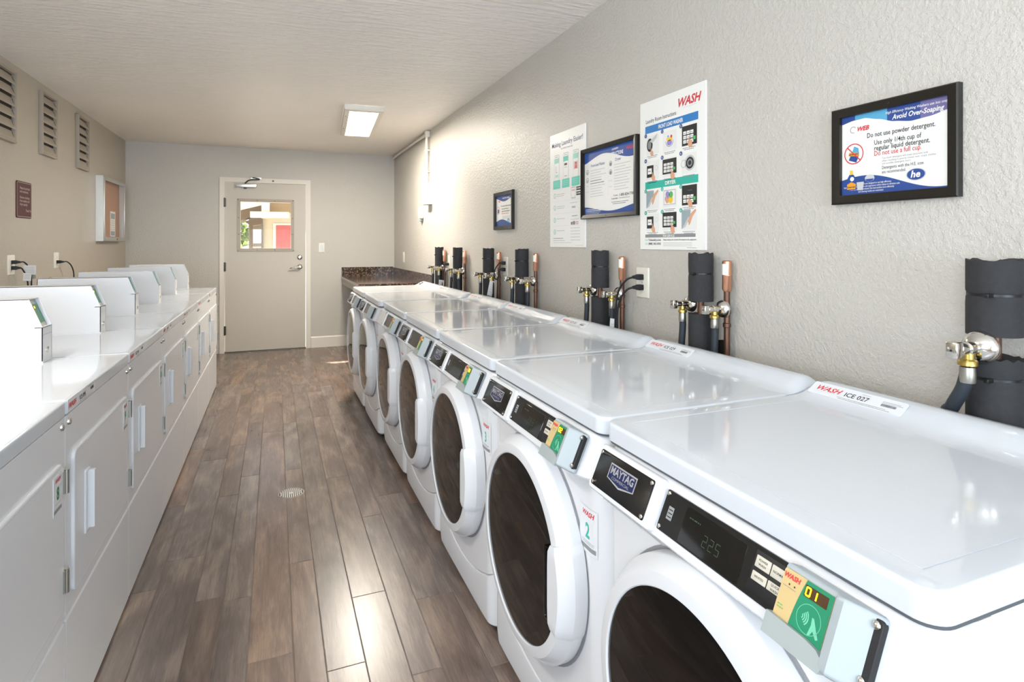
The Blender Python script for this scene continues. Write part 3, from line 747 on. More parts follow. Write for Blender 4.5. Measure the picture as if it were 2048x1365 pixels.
# ------------------------------------------------------------------ pipes behind the washers (all stand off the right wall)
PX = 1.403
def foam_pipe(label, y, r=.042, top=1.275, ztie=1.205, gap=(1.112, 1.072), tie2=None, gx=PX):
    t = thing('insulated_pipe', label, 'pipe', (gx, y, 0), 0, 'foam wrapped pipes behind the washers')
    R = random.Random(int(y*100))
    def sleeve(z0, z1, tie):
        m = MB(); rings = []; n = 28; jag = [R.uniform(-.004, .004) for _ in range(n)]
        zs = [z0+(.0)]+[z0+(z1-z0)*k/10 for k in range(1, 10)]+[z1]
        zs = sorted(zs+([tie-.006, tie, tie+.006] if tie else []))
        for z in zs:
            q = 1-.0
            if tie and abs(z-tie) < .001: q = .93
            elif tie and abs(z-tie) < .0075: q = .985
            rings.append([(r*q*math.cos(2*PI*k/n), r*q*math.sin(2*PI*k/n), z+(jag[k] if z == z1 else 0)) for k in range(n)])
        inner = [(r*.45*math.cos(2*PI*k/n), r*.45*math.sin(2*PI*k/n), z1-.004) for k in range(n)]
        m.loft([[(x*.5, yy*.5, z0+.002) for x, yy, _ in rings[0]]]+rings+[inner], FOAM); m.build('foam_sleeve', t)
        if tie:
            m = MB(); m.lathe([(r*.93, -.003), (r*.975, -.0025), (r*.975, .0025), (r*.93, .003)], TIE, (0, 0, tie), 'z', 28, caps=False)
            m.rbox(-r*1.28, -r*.9, -r*.45, -r*.45+.008, tie-.004, tie+.004, TIE, .001); m.build('zip_tie', t)
    sleeve(gap[0], top, ztie); sleeve(0.0, gap[1], tie2)
    m = MB(); m.lathe([(.012, 0.01), (.012, top-.02)], COPPERD, (0, 0, 0), 'z', 14); m.build('bare_pipe', t, 'bare copper pipe')
    return t
def copper_pipe(label, y, top=1.252):
    t = thing('copper_riser', label, 'pipe', (1.432, y, 0), 0, 'copper risers behind the washers')
    m = MB(); m.lathe([(.0105, 0), (.0105, 1.15)], COPPERD, (0, 0, 0), 'z', 14)
    for z in (1.03, 1.075): m.lathe([(.0105, z-.008), (.0135, z-.006), (.0135, z+.006), (.0105, z+.008)], COPPERD, (0, 0, 0), 'z', 14)
    m.build('riser_tube', t, 'aged brown copper tube')
    m = MB(); m.lathe([(.009, 1.143), (.0155, 1.152), (.0155, 1.198), (.0160, 1.199), (.0160, 1.203), (.0155, 1.204), (.0155, top-.004), (.011, top), (.001, top)], COPPER, (0, 0, 0), 'z', 18); m.build('air_chamber', t, 'shiny copper air chamber')
    m = MB()
    vs = []; n = 6
    for k in range(n+1):
        a = PI*.72+k/n*PI*.6; vs += [(.0161*math.cos(a), .0161*math.sin(a), top-.05), (.0161*math.cos(a), .0161*math.sin(a), top-.012)]
    m.add(vs, [(2*k, 2*k+2, 2*k+3, 2*k+1) for k in range(n)], PAPER); m.build('maker_sticker', t, 'white sticker with red print'); 
    return t
def valve(label, y, z, x0, side, scale=1.0):
    """plated elbow valve with its round escutcheon; side -1 = outlet nearer the aisle"""
    t = thing('water_valve', label, 'valve', (x0, y, z), 0, 'plated water valves behind the washers'); s = scale
    m = MB(); m.lathe([(.031*s, 0), (.031*s, -.003*s), (.028*s, -.011*s), (.018*s, -.019*s), (.010*s, -.022*s), (.010*s, -.03*s)], CHROME, (0, 0, 0), 'x', 24); m.build('escutcheon', t)
    m = MB(); m.lathe([(.010*s, -.02*s), (.0105*s, -.03*s), (.013*s, -.032*s), (.013*s, -.046*s), (.0105*s, -.048*s), (.012*s, -.062*s), (.012*s, -.068*s), (.009*s, -.069*s)], CHROME, (0, 0, 0), 'x', 16)
    m.lathe([(.0115*s, .008*s), (.0115*s, -.018*s), (.014*s, -.020*s), (.0155*s, -.022*s), (.0155*s, -.030*s), (.012*s, -.031*s)], BRASS, (-.040*s, 0, 0), 'z', 14)
    m.build('valve_body', t)
    m = MB(); m.rbox(-.088*s, -.068*s, -.010*s, .010*s, -.015*s, .015*s, CHROME, .003*s); m.lathe([(.002*s, 0), (.002*s, -.001)], BLACKM, (-.088*s, 0, 0), 'x', 8); m.build('valve_handle', t, 'small square handle')
    return t
def hose(label, pts, r=.0125):
    t = thing('washer_hose', label, 'hose', pts[-1], 0, 'hoses feeding the washers')
    o = Vector(pts[-1]); Q = [tuple(Vector(p)-o) for p in pts]
    m = MB(); m.tube(Q, r, RUBBER, 12, 8); m.build('hose_tube', t)
    m = MB(); p = Q[0]; m.lathe([(r*.7, .012), (r*1.02, .010), (r*1.08, -.004), (r*1.08, -.020), (r, -.022)], STEEL, (p[0], p[1], p[2]), 'z', 14); m.build('hose_ferrule', t)
    return t
# (foam y, riser y, radius, valve ys, descriptive words, hose drift)
SETS = [(5.20, 5.13, .040, (5.275, 5.13), 'farthest from the camera'), (4.62, 4.52, .040, (4.67, 4.52), 'second from the far end'), (3.87, 3.74, .041, (3.925, 3.745), 'left of the outlet with tangled cords'),
        (3.27, 3.13, .042, (3.325, 3.135), 'under the gap left of the tall narrow poster'), (2.345, 2.205, .041, (2.397, 2.208), 'just left of the outlet with two plugs'), (1.655, 1.558, .043, (1.702, 1.560), 'below the large instruction poster'),
        (.742, .62, .049, (.742,), 'at the right edge, nearest the camera')]
for i, (fy, cy, r, vy, w) in enumerate(SETS):
    foam_pipe('black foam wrapped pipe '+w, fy, r, top=1.275, ztie=1.203 if i else 1.205, gap=(1.105, 1.062) if i < 6 else (1.118, 1.072), tie2=None if i < 6 else 1.03, gx=PX-(.006 if i == 6 else 0))
    copper_pipe('copper riser with capped top '+w, cy)
    for k, y in enumerate(vy):
        vz = 1.092-.006*k; vx = 1.420 if k else 1.400
        if i == 6: vx, vz = 1.352, 1.095
        side = 'left' if k == 0 else 'right'
        valve('%s chrome water valve on the pipes %s' % (side, w), y, vz, vx, -1, 1.0 if i < 6 else 1.12)
        s = 1.0 if i < 6 else 1.12
        hx = vx-.040*s; dy = (.022, .012)[k]; dy = .07 if i == 6 else dy
        pts = [(hx, y, vz-.042*s), (hx+.004, y+.001+dy*.1, vz-.08), (max(hx+.004, 1.358), y+dy*.5, vz-.17), (max(hx+.004, 1.358), y+dy, .72), (1.352, y+dy, .35)]
        if i == 6: pts = [(1.307, y, 1.048), (1.312, y+.012, 1.01), (1.330, y+.042, .965), (1.347, y+.066, .92), (1.356, y+.075, .70), (1.356, y+.080, .35)]
        hose('%s black hose hanging from the pipes %s' % (side, w), pts, .012*s)

# holes in the wall behind the washers
for y, z, w, h, lab in [(1.622, .935, .060, .07, 'dark cut-out in the wall behind the second washer'), (2.34, .945, .075, .05, 'dark cut-out in the wall low behind the third washer')]:
    m = MB(); P = [(-w/2, -h/2), (w/2*.9, -h/2), (w/2, h*.3), (w*.2, h/2), (-w/2, h*.4)]
    m.prism(P, -.001, 0, HOLE); o = m.build('wall_opening', smooth=0); place(o, (XR, y, z), RR); tag(o, lab, 'hole')

# ------------------------------------------------------------------ outlets, switches, cords
def outlet(label, loc, rz, w=.079, h=.130, slots=True):
    t = thing('wall_outlet', label, 'outlet', loc, rz)
    m = MB(); m.rr(-w/2, w/2, -h/2, h/2, .004, [(0, 0), (0, -.003), (.0025, -.006), (.006, -.0065)], WHITEPL, 'y', 4); m.build('cover_plate', t)
    if slots:
        m = MB()
        for z in (-.021, .021):
            m.rr(-.017, .017, z-.014, z+.014, .010, [(0, -.0064), (0, -.0072)], WHITEPL, 'y', 5)
            for x in (-.006, .006): m.rect(x-.001, x+.001, z-.002, z+.006, -.0075, BLACKM)
            m.disc(0, z-.007, .002, -.0075, BLACKM, 10)
        m.lathe([(.003, 0), (.002, -.001)], STEEL, (0, -.0065, 0), 'y', 10); m.build('sockets', t)
    return t
def plug(label, loc, rz, cord, tags=(), length=.045):
    """plug in an outlet; local -y points into the room"""
    t = thing('power_cord', label, 'cord', loc, rz)
    m = MB(); m.rr(-.014, .014, -.012, .012, .004, [(.001, -.007), (0, -.009), (0, -.028), (.003, -.034), (.005, -length), (.007, -length-.008)], BLACKM, 'y', 4); m.build('plug', t, 'black plug')
    m = MB(); m.tube([(0, -length-.004, 0)]+list(cord), .0045, BLACKM, 8, 7); m.build('cable', t)
    for (x, y, z, w, h, a) in tags:
        m = MB(); m.M = Matrix.Translation((x, y, z)) @ Matrix.Rotation(a, 4, 'Y') @ Matrix.Rotation(-1.15 if rz > 0 else .9, 4, 'Z')
        m.box(-w/2, w/2, -.0008, .0008, -h, 0, TAG)
        for k in range(4): m.rect(-w*.35, w*.35, -h*.25-k*h*.16, -h*.25-k*h*.16+.0012, -.0011, GREY)
        m.build('cord_tag', t, 'pale cord tag')
    return t
ZO = 1.142
outlet('double outlet on the right wall holding two plugs, below the tall posters', (XR, 2.088, ZO), RR, .088)
plug('black cord in the upper socket of the outlet below the tall posters', (XR, 2.088, ZO+.024), RR, [(-.02, -.072, -.012), (-.055, -.088, -.06), (-.075, -.09, -.14), (-.085, -.085, -.30), (-.08, -.07, -.55)], [(-.083, -.094, -.185, .032, .10, .15)])
plug('black cord in the lower socket of the outlet below the tall posters', (XR, 2.088, ZO-.020), RR, [(-.018, -.070, -.010), (-.045, -.085, -.05), (-.065, -.088, -.12), (-.072, -.08, -.30), (-.07, -.07, -.50)])
outlet('outlet on the right wall below the narrow white poster, two cords', (XR, 3.684, ZO+.01), RR)
plug('black cord in the upper socket right of the third foam pipe', (XR, 3.684, ZO+.034), RR, [(.005, -.060, -.01), (-.005, -.080, -.05), (.000, -.090, -.12), (.0, -.094, -.20), (.0, -.092, -.4)], [(.0, -.100, -.12, .035, .12, .5)])
plug('black cord in the lower socket right of the third foam pipe', (XR, 3.684, ZO-.010), RR, [(.01, -.060, -.01), (.02, -.068, -.07), (.025, -.075, -.18), (.025, -.075, -.40)])
outlet('outlet between the two farthest foam pipes', (XR, 5.07, ZO), RR)
plug('black cord between the two farthest foam pipes', (XR, 5.07, ZO-.02), RR, [(.01, -.06, -.01), (.02, -.07, -.06), (.03, -.075, -.2), (.03, -.075, -.45)], [(.03, -.082, -.14, .05, .05, .2)])
outlet('blank outlet above the granite counter in the corner', (XR, 7.08, ZO), RR, .075, .125)
outlet('outlet on the left wall holding two plugs and paper tags', (XL, 4.63, 1.172), RL, .100, .128)
plug('upper black cord with cord tags in the left wall outlet', (XL, 4.63, 1.190), RL, [(.03, -.060, -.002), (.075, -.072, -.04), (.10, -.075, -.10), (.115, -.07, -.20), (.12, -.06, -.45)], [(.060, -.080, -.022, .065, .062, .1), (.092, -.080, -.05, .03, .07, -.4)])
plug('lower black cord with cord tags in the left wall outlet', (XL, 4.63, 1.153), RL, [(.005, -.060, -.01), (.012, -.078, -.06), (.015, -.085, -.12), (.015, -.085, -.20), (.015, -.082, -.43)], [(-.014, -.092, -.034, .04, .05, .25)])
outlet('outlet on the left wall with one curved black cord', (XL, 5.455, 1.180), RL, .095, .122)
plug('curved black cord on the left wall below the vents', (XL, 5.455, 1.168), RL, [(.05, -.058, -.002), (.12, -.066, -.035), (.165, -.07, -.10), (.175, -.065, -.20), (.17, -.06, -.45)])
t = thing('light_switch', 'white rocker light switch beside the grey door', 'switch', (.547, YB, 1.256), 0)
m = MB(); m.rr(-.037, .037, -.060, .060, .004, [(0, 0), (0, -.003), (.0025, -.006), (.006, -.0065)], WHITEPL, 'y', 4); m.build('cover_plate', t)
m = MB(); m.prism([(-.0065, -.033), (-.0065, .033), (-.010, .033), (-.008, 0), (-.0115, -.033)], -.017, .017, PLAS, 'x'); m.build('rocker', t)

# conduit and boxes on the right wall
t = thing('electrical_conduit', 'painted conduit running along the ceiling line and down to a box', 'conduit', (XR, 5.80, 1.92), RR)
m = MB(); m.tube([(0.0, -.030, 0), (0, -.030, .50)], .014, TRIM, 12, 0); m.tube([(-.045, -.016, 0), (-.045, -.016, .53)], .008, TRIM, 10, 0)
m.rbox(-.030, .026, -.048, -.002, .475, .535, TRIM, .004); m.tube([(-.03, -.026, .508), (-1.86, -.026, .508)], .014, TRIM, 12, 0)
for z in (.12, .34): m.box(-.022, .022, -.0455, 0, z-.006, z+.006, TRIM)
m.build('conduit_pipes', t)
t = thing('junction_box', 'beige surface box at the bottom of the conduit', 'electrical box', (XR, 5.78, 1.815), RR)
m = MB(); m.rbox(-.055, .085, -.050, 0, -.105, .105, TRIM, .004); 
for z in (.02, -.03): m.rect(.0, .02, z, z+.006, -.0505, GREY)
m.build('box_body', t); m = MB(); m.box(-.06, .10, -.075, 0, -.112, -.106, TRIM); m.build('box_flange', t)
t = thing('wall_detector', 'small cream device below the beige box on the right wall', 'detector', (XR, 6.10, 1.625), RR)
m = MB(); m.rbox(-.045, .045, -.040, 0, -.05, .075, TRIM, .006, .008, 'y'); m.build('device_body', t); m = MB(); m.rbox(-.03, .02, -.034, -.002, -.078, -.05, GREYP, .004); m.build('sensor', t)

# ------------------------------------------------------------------ posters and frames on the right wall
def words(m, x0, x1, z, h, y, mt, seed=1): m.dashes(x0, x1, z, h, y, mt, rnd=random.Random(seed))
def frame(name, label, cat, y, z, w, h, b, d, group=None):
    t = thing(name, label, cat, (XR, y, z), RR, group)
    m = MB(); a, c = w/2, h/2
    rings = []
    for ins, yy in ((0, 0), (0, -d+.003), (.003, -d), (b-.005, -d*.86), (b, -d*.80), (b, -.004)):
        rings.append([(a-ins, yy, c-ins), (-a+ins, yy, c-ins), (-a+ins, yy, -c+ins), (a-ins, yy, -c+ins)])
    m.loft(rings, FRAMEB, caps=False); m.box(-a+.002, a-.002, -.003, 0, -c+.002, c-.002, FRAMEB)
    for zz in (c-b*.5, -c+b*.5): m.lathe([(.0035, 0), (.003, -.001)], BLACKM, (0, -d*.93, zz), 'y', 10)
    m.build('picture_frame', t, smooth=20); return t
def wave(x0, x1, f, top, n=28):
    """closed polygon between the curve z=f(u) and the straight line z=top"""
    P = [(x0+(x1-x0)*k/n, f(k/n)) for k in range(n+1)]; return P+[(x1, top), (x0, top)]

# framed detergent sign nearest the camera
t = frame('framed_sign', 'framed sign about not over-soaping, nearest the camera', 'sign', 1.003, 1.549, .326, .263, .024, .020, 'framed notices on the right wall')
m = MB(); a, c = .139, .1075; m.box(-a-.001, a+.001, -.0055, -.004, -c-.001, c+.001, PAPER); y = -.0062
KN = [(0, .019), (.12, .013), (.24, .012), (.38, .022), (.52, .035), (.68, .043), (.84, .040), (1, .031)]
def hdr(u):
    for (u0, d0), (u1, d1) in zip(KN, KN[1:]):
        if u <= u1+1e-6: t = (u-u0)/(u1-u0); t = t*t*(3-2*t)*.5+t*.5; return c-d0-(d1-d0)*t
def band(u0, u1, mt, dy): m.flat([(-a+2*a*(u0+(u1-u0)*k/16), hdr(u0+(u1-u0)*k/16)) for k in range(17)]+[(-a+2*a*u1, c), (-a+2*a*u0, c)], y-dy, mt)
band(0, .14, NAVY, 0); band(.14, .46, SKYB, 0); band(.46, .76, NAVY, 0); band(.76, 1, PURP, 0)
y -= .0005
m.text('High Efficiency Washing Washers use less soap', .0092, a-.004, c-.014, y, PAPER, 'RIGHT', .25, .005, fit=.150)
m.text('Avoid Over-Soaping', .0180, a-.014, c-.031, y, PAPER, 'RIGHT', .25, .02, fit=.125)
m.text('WEB', .0165, -.078, c-.044, y, RED, 'CENTER', .3, .03); m.ring(-.105, c-.038, .0075, .0090, y, GREY, 18, .5, 5.2)
m.text('Do not use powder detergent.', .0180, -.066, .041, y, DARK, 'LEFT', 0, .006, fit=.172)
m.text('Use only 1/4th cup of', .0180, -.046, .0195, y, DARK, 'LEFT', 0, .006, fit=.120)
m.text('regular liquid detergent.', .0180, -.046, .0045, y, DARK, 'LEFT', 0, .006, fit=.140)
m.text('Do not use a full cup.', .0180, -.046, -.0095, y, RED, 'LEFT', 0, .006, fit=.120)
for k, s in enumerate(['Too much detergent will cause excessive suds', 'often resulting in poorly rinsed, wet, soapy clothes', 'and possible detergent stains.']): m.text(s, .0072, -.0248, -.0205-k*.0070, y, GREY, 'LEFT', fit=(.115, .133, .075)[k])
m.text('Detergents with the H.E. icon', .0120, -.025, -.0465, y, DARK, 'LEFT', fit=.104); m.text('are recommended.', .0120, -.025, -.0580, y, DARK, 'LEFT', fit=.062)
m.disc(.0616, -.069, .0240, y, GREYLT, 26, .0155); m.disc(.0616, -.069, .0215, y-.0002, NAVY, 26, .0135); m.text('he', .0235, .060, -.0760, y-.0005, PAPER, 'CENTER', .2, .03)
# crossed out powder box
m.ring(-.103, .004, .0255, .0280, y-.0006, RED, 32); m.flat([(-.118, -.012), (-.096, -.020), (-.088, .000), (-.110, .006)], y, NAVY); m.flat([(-.108, .008), (-.088, .002), (-.090, .018), (-.102, .024)], y-.0001, SKYB)
m.flat([(-.118, .000), (-.090, -.004), (-.088, .005), (-.116, .009)], y-.0002, ORG); m.text('DETERGENT', .0052, -.103, .0008, y-.0004, DARK, 'CENTER', 0, .03); m.stroke([(-.121, .022), (-.084, -.015)], .0026, y-.0006, RED)
# bottom blue wave
m.flat([(p, q) for p, q in [(-a+2*a*k/28, -c+.040-.022*(k/28)+.016*math.sin(k/28*5.2+.1)) for k in range(29)]]+[(a, -c), (-a, -c)], y+.0002, NAVY)
for k, s in enumerate(['Front load washers are designed to use high efficiency', 'liquid detergents which contain suds suppressors which reduce or eliminate suds.', 'When less suds are produced, the load tumbles more efficiently', 'and cleaning results are maximized.']): m.text(s, .0066, -.055, -c+.026-k*.0068, y-.0001, PAPER, 'CENTER', 0, .004, fit=(.11, .155, .125, .07)[k])
# bottle, cup, measuring cap
m.flat([(-.123, -.094), (-.097, -.094), (-.095, -.078), (-.098, -.062), (-.104, -.052), (-.116, -.052), (-.122, -.062), (-.125, -.078)], y-.0003, NAVY); m.rect(-.1145, -.1055, -.052, -.040, y-.0003, YEL)
m.flat([(-.123, -.092), (-.098, -.092), (-.097, -.078), (-.110, -.072), (-.123, -.078)], y-.0005, ORG); m.text('Detergent', .0058, -.1105, -.0875, y-.0007, DARK, 'CENTER', 0, .03); m.disc(-.108, -.064, .006, y-.0005, PAPER, 12)
m.flat([(-.092, -.096), (-.077, -.096), (-.074, -.074), (-.095, -.074)], y-.0003, GREYLT); m.disc(-.058, -.066, .0135, y, GREYLT, 20, .0095); m.flat([(-.0705, -.068), (-.046, -.068), (-.050, -.0735), (-.058, -.0755), (-.066, -.0735)], y-.0002, NAVY)
m.build('printed_sheet', t, smooth=0)

# tall instruction poster
t = thing('instruction_poster', 'tall white laundry room instructions poster with blue and teal bands', 'poster', (XR, 1.898, 1.5965), RR)
m = MB(); a, c = .205, .3115; m.box(-a, a, -.005, 0, -c, c, BOARD); m.build('poster_board', t, smooth=0)
m = MB(); y = -.0054
m.text('WASH', .046, .108, c-.066, y, RED, 'CENTER', .3, .03); m.rect(.075, .155, c-.074, c-.0735, y, GREY)
m.text('Laundry Room Instructions', .0235, -.165, c-.092, y, DARK, 'LEFT', 0, .004, fit=.20)
m.rect(-.168, .165, c-.135, c-.104, y, BLUE); m.text('FRONT LOAD WASHER', .0215, 0, c-.127, y-.0003, PAPER, 'CENTER', 0, .03, fit=.155)
m.rect(-.168, .165, -.058, -.028, y, TEAL); m.text('DRYER', .0215, .0, -.050, y-.0003, PAPER, 'CENTER', 0, .03)
m.rect(-.168, .150, -.262, -.249, y, GREY); m.text('FOR SERVICE', .0125, -.01, -.260, y-.0003, PAPER, 'CENTER', 0, .02)
m.text('Visit', .012, -.170, -.276, y, TEALL, 'LEFT'); m.text('Tolaundry.com', .0125, -.146, -.276, y, DARK, 'LEFT', 0, .02, fit=.085)
m.text('Call', .012, -.170, -.292, y, TEALL, 'LEFT'); m.text('(888) 342-3932', .0125, -.146, -.292, y, DARK, 'LEFT', 0, .02, fit=.085)
m.text('Please indicate the machine ID located on the equipment.', .0075, -.045, -.2745, y, DARK, 'LEFT', 0, .02, fit=.20)
for k in range(3): words(m, -.045, .13, -.284-k*.006, .002, y, GREYLT, k)
words(m, .10, .155, -.303, .0018, y, GREY, 9)
def hand(m, x, z, y, s=1.0, flip=1):
    P = [(0, 0), (.004, .001), (.005, -.012), (.014, -.014), (.020, -.022), (.022, -.040), (.004, -.042), (-.004, -.030), (-.006, -.020), (-.001, -.018)]
    m.flat([(x+flip*p*s, z+q*s) for p, q in (P if flip > 0 else P[::-1])], y, SKIN)
def keypad(m, x, z, w, h, rows, y, green=True):
    m.rect(x, x+w, z, z+h, y, DARK); cols = 3
    for r in range(rows):
        for k in range(cols):
            bx = x+.008+k*w*.24; bz = z+h*.12+r*h*.22
            m.rect(bx, bx+w*.2, bz, bz+h*.17, y-.0003, PAPER); m.rect(bx+w*.04, bx+w*.16, bz+h*.06, bz+h*.09, y-.0005, GREY)
    for k in range(4): m.rect(x+w*.4+k*w*.08, x+w*.44+k*w*.08, z+h*.72, z+h*.75, y-.0004, GREY)
    if green: m.rect(x+w*.74, x+w*.92, z+h*.22, z+h*.4, y-.0003, PGREEN)
def num(m, x, z, y, s, mt): m.disc(x, z, .0085, y, mt, 18); m.text(s, .012, x, z-.0042, y-.0003, PAPER, 'CENTER', 0, .02)
CX = [-.168, -.055, .062]
for row, (zt, mt) in enumerate([(.168, NAVY), (.062, NAVY), (-.066, TEAL), (-.158, TEAL)]):
    h = .078 if row < 2 else .072
    for k, x in enumerate(CX):
        z = zt-h; w = .095
        m.rect(x+.008, x+w, z-.004, z+h-.004, y, WHITEG)
        if row in (0,) and k == 0:
            m.disc(x+.032, z+.036, .020, y-.0003, DARK, 20, .028); m.disc(x+.030, z+.036, .012, y-.0005, GREY, 16, .018); m.flat([(x+.032, z+.052), (x+.07, z+.07), (x+.085, z+.078), (x+.078, z+.060), (x+.05, z+.042)], y-.0006, GREYLT); hand(m, x+.04, z+.022, y-.0007, .8)
        elif row == 0 and k == 1:
            m.ring(x+.05, z+.034, .022, .0245, y-.0003, VIOL, 20, PI, 2*PI); m.disc(x+.05, z+.026, .016, y-.0004, VIOL, 16, .011); m.rect(x+.032, x+.068, z+.034, z+.046, y-.0004, YEL); m.disc(x+.062, z+.05, .006, y-.0005, RED, 10); m.disc(x+.042, z+.052, .005, y-.0005, SKYB, 10)
        elif (row == 0 and k == 2) or (row == 2 and k == 2): keypad(m, x+.010, z-.002, .086, .076, 3 if row == 0 else 2, y-.0003); hand(m, x+.05, z+.030, y-.0012, 1.0)
        elif (row == 1 and k == 0) or (row == 3 and k == 0): m.rect(x+.012, x+.058, z+.006, z+.056, y-.0003, DARK); m.rect(x+.018, x+.046, z+.020, z+.044, y-.0005, PAPER); m.rect(x+.022, x+.040, z+.030, z+.034, y-.0007, GREY); hand(m, x+.05, z+.026, y-.0009, .9); m.ring(x+.078, z+.042, .009, .0105, y-.0003, GREYLT if row == 1 else TEALP, 14)
        elif (row == 1 and k == 1) or (row == 3 and k == 1): keypad(m, x+.006, z+.008, .088, .060, 3, y-.0003); hand(m, x+.062, z+.026, y-.0012, 1.0)
        elif row == 1 and k == 2:
            m.ring(x+.056, z+.036, .024, .030, y-.0003, GREYLT, 24); m.disc(x+.056, z+.036, .023, y-.0003, DARK, 22); m.disc(x+.056, z+.036, .015, y-.0005, GREY, 18); m.disc(x+.056, z+.036, .009, y-.0006, DARK, 14); m.ring(x+.020, z+.036, .013, .016, y-.0003, GREYLT, 18)
        elif row == 2 and k == 1:
            m.rect(x+.014, x+.088, z+.006, z+.066, y-.0003, GREYLT); m.rect(x+.018, x+.084, z+.010, z+.062, y-.0004, PAPER); m.disc(x+.035, z+.030, .014, y-.0005, VIOL, 14); m.disc(x+.058, z+.026, .015, y-.0006, YEL, 14); m.disc(x+.060, z+.046, .013, y-.0007, PGREEN, 14); m.disc(x+.038, z+.048, .013, y-.0007, VIOL, 14); hand(m, x+.028, z+.046, y-.0009, .8)
        else:
            m.flat([(x+.008, z+.000), (x+.024, z+.004), (x+.060, z+.046), (x+.060, z+.072), (x+.008, z+.072)], y-.0003, GREYB); m.flat([(x+.012, z+.002), (x+.03, z+.006), (x+.056, z+.040), (x+.048, z+.046)], y-.0004, GREYLT)
            m.flat([(x+.050, z+.012), (x+.058, z+.018), (x+.072, z+.046), (x+.092, z+.066), (x+.088, z+.074), (x+.060, z+.056), (x+.046, z+.030)], y-.0005, SKIN)
        num(m, x+.004, z+h+.000, y-.0008, str(row % 2*3+k+1), mt)
        words(m, x+.014, x+.088, z-.011, .0026, y, GREY, row*3+k); words(m, x+.022, x+.078, z-.017, .0026, y, GREY, row*3+k+50)
m.build('printed_graphics', t, smooth=0)

# narrow app poster
t = thing('app_poster', 'white poster headed Making Laundry Easier with three phone pictures', 'poster', (XR, 2.785, 1.606), RR)
m = MB(); a, c = .203, .316; m.box(-a, a, -.0045, 0, -c, c, BOARD); m.build('poster_board', t, smooth=0)
m = MB(); y = -.005
m.text('Making Laundry Easier!', .0375, 0, c-.074, y, PURPD, 'CENTER', 0, .006, fit=.355)
m.text('The WASH Connect app', .0135, 0, c-.096, y, GREY, 'CENTER')
for k, x in enumerate((-.118, -.010, .102)):
    m.rr(x-.030, x+.030, .052, .197, .006, [(0, -.0046), (0, y)], GREYLT, 'y', 3); m.rect(x-.0275, x+.0275, .056, .193, y-.0003, PAPER)
    m.rect(x-.0275, x+.0275, .150, .178, y-.0005, TEALP if k != 1 else TEALL); words(m, x-.02, x+.02, .185, .003, y-.0005, GREY, k)
    if k == 0: m.stroke([(x-.008, .135), (x-.008, .10), (x+.008, .10)], .003, y-.0005, GREY); m.rect(x-.018, x+.018, .072, .086, y-.0005, TEALP)
    if k == 1: m.rect(x-.016, x+.016, .128, .140, y-.0005, DARK); words(m, x-.014, x+.014, .118, .003, y-.0005, GREY, 5); words(m, x-.016, x+.016, .070, .004, y-.0005, GREY, 6)
    if k == 2: m.rect(x-.020, x+.024, .095, .135, y-.0005, mat('print_pink', 'e2b3b0', .5)); m.flat([(x-.008, .098), (x+.006, .132), (x+.014, .100)], y-.0007, RED); m.disc(x+.004, .126, .006, y-.0008, DARK, 10)
    m.rr(x-.043, x+.043, .008, .055, .003, [(0, y-.0006), (0, y-.0009)], TEALL, 'y', 3)
    for j in range(3): words(m, x-.035, x+.035, .043-j*.010, .003, y-.0012, TEALP, 7+k*3+j)
m.rr(.052, .100, -.058, .004, .005, [(0, -.0046), (0, y)], GREYLT, 'y', 3); m.rect(.055, .097, -.052, -.002, y-.0003, PAPER); m.text('WASH', .012, .076, -.018, y-.0005, RED, 'CENTER', .2, .02)
for z in (-.018, -.044): m.rect(.108, .163, z, z+.019, y, DARK); words(m, .125, .158, z+.010, .005, y-.0003, PAPER, 3); m.flat([(.112, z+.005), (.120, z+.010), (.112, z+.015)], y-.0003, PAPER)
for k, z in enumerate((-.030, -.098, -.166, -.232)):
    m.ring(-.142, z, .0115, .014, y, TEAL, 20); m.text(str(k+1), .016, -.142, z-.006, y, TEAL, 'CENTER', 0, .01)
    words(m, -.118, -.02, z+.006, .0035, y, GREYLT, k); 
    if k < 2: words(m, -.118, -.03, z-.004, .0035, y, GREYLT, k+9)
    if k < 3: m.rect(-.165, .165, z-.034, z-.0334, y, GREYLT)
words(m, .04, .12, -.080, .003, y, GREYLT, 3); m.text('WASH', .014, .078, -.108, y, GREY, 'CENTER', .2, .03); words(m, .06, .12, -.150, .004, y, GREY, 31)
words(m, .05, .14, -.168, .003, y, GREYLT, 32); m.rect(.050, .066, -.196, -.182, y, mat('print_plum', '8d5a6b', .5)); m.rect(.070, .096, -.197, -.178, y, GREY); m.ring(.112, -.188, .006, .008, y, RED, 14); m.ring(.124, -.188, .006, .008, y-.0002, RED, 14)
for k in range(5): words(m, .045, .15, -.214-k*.016, .003, y, GREYLT, 40+k)
words(m, -.16, -.04, -.268, .0035, y, GREY, 61); words(m, -.16, -.02, -.280, .003, y, GREYLT, 62); words(m, -.16, .06, -.292, .002, y, GREYLT, 63); words(m, .10, .18, -.306, .002, y, GREYLT, 64)
m.build('printed_graphics', t, smooth=0)

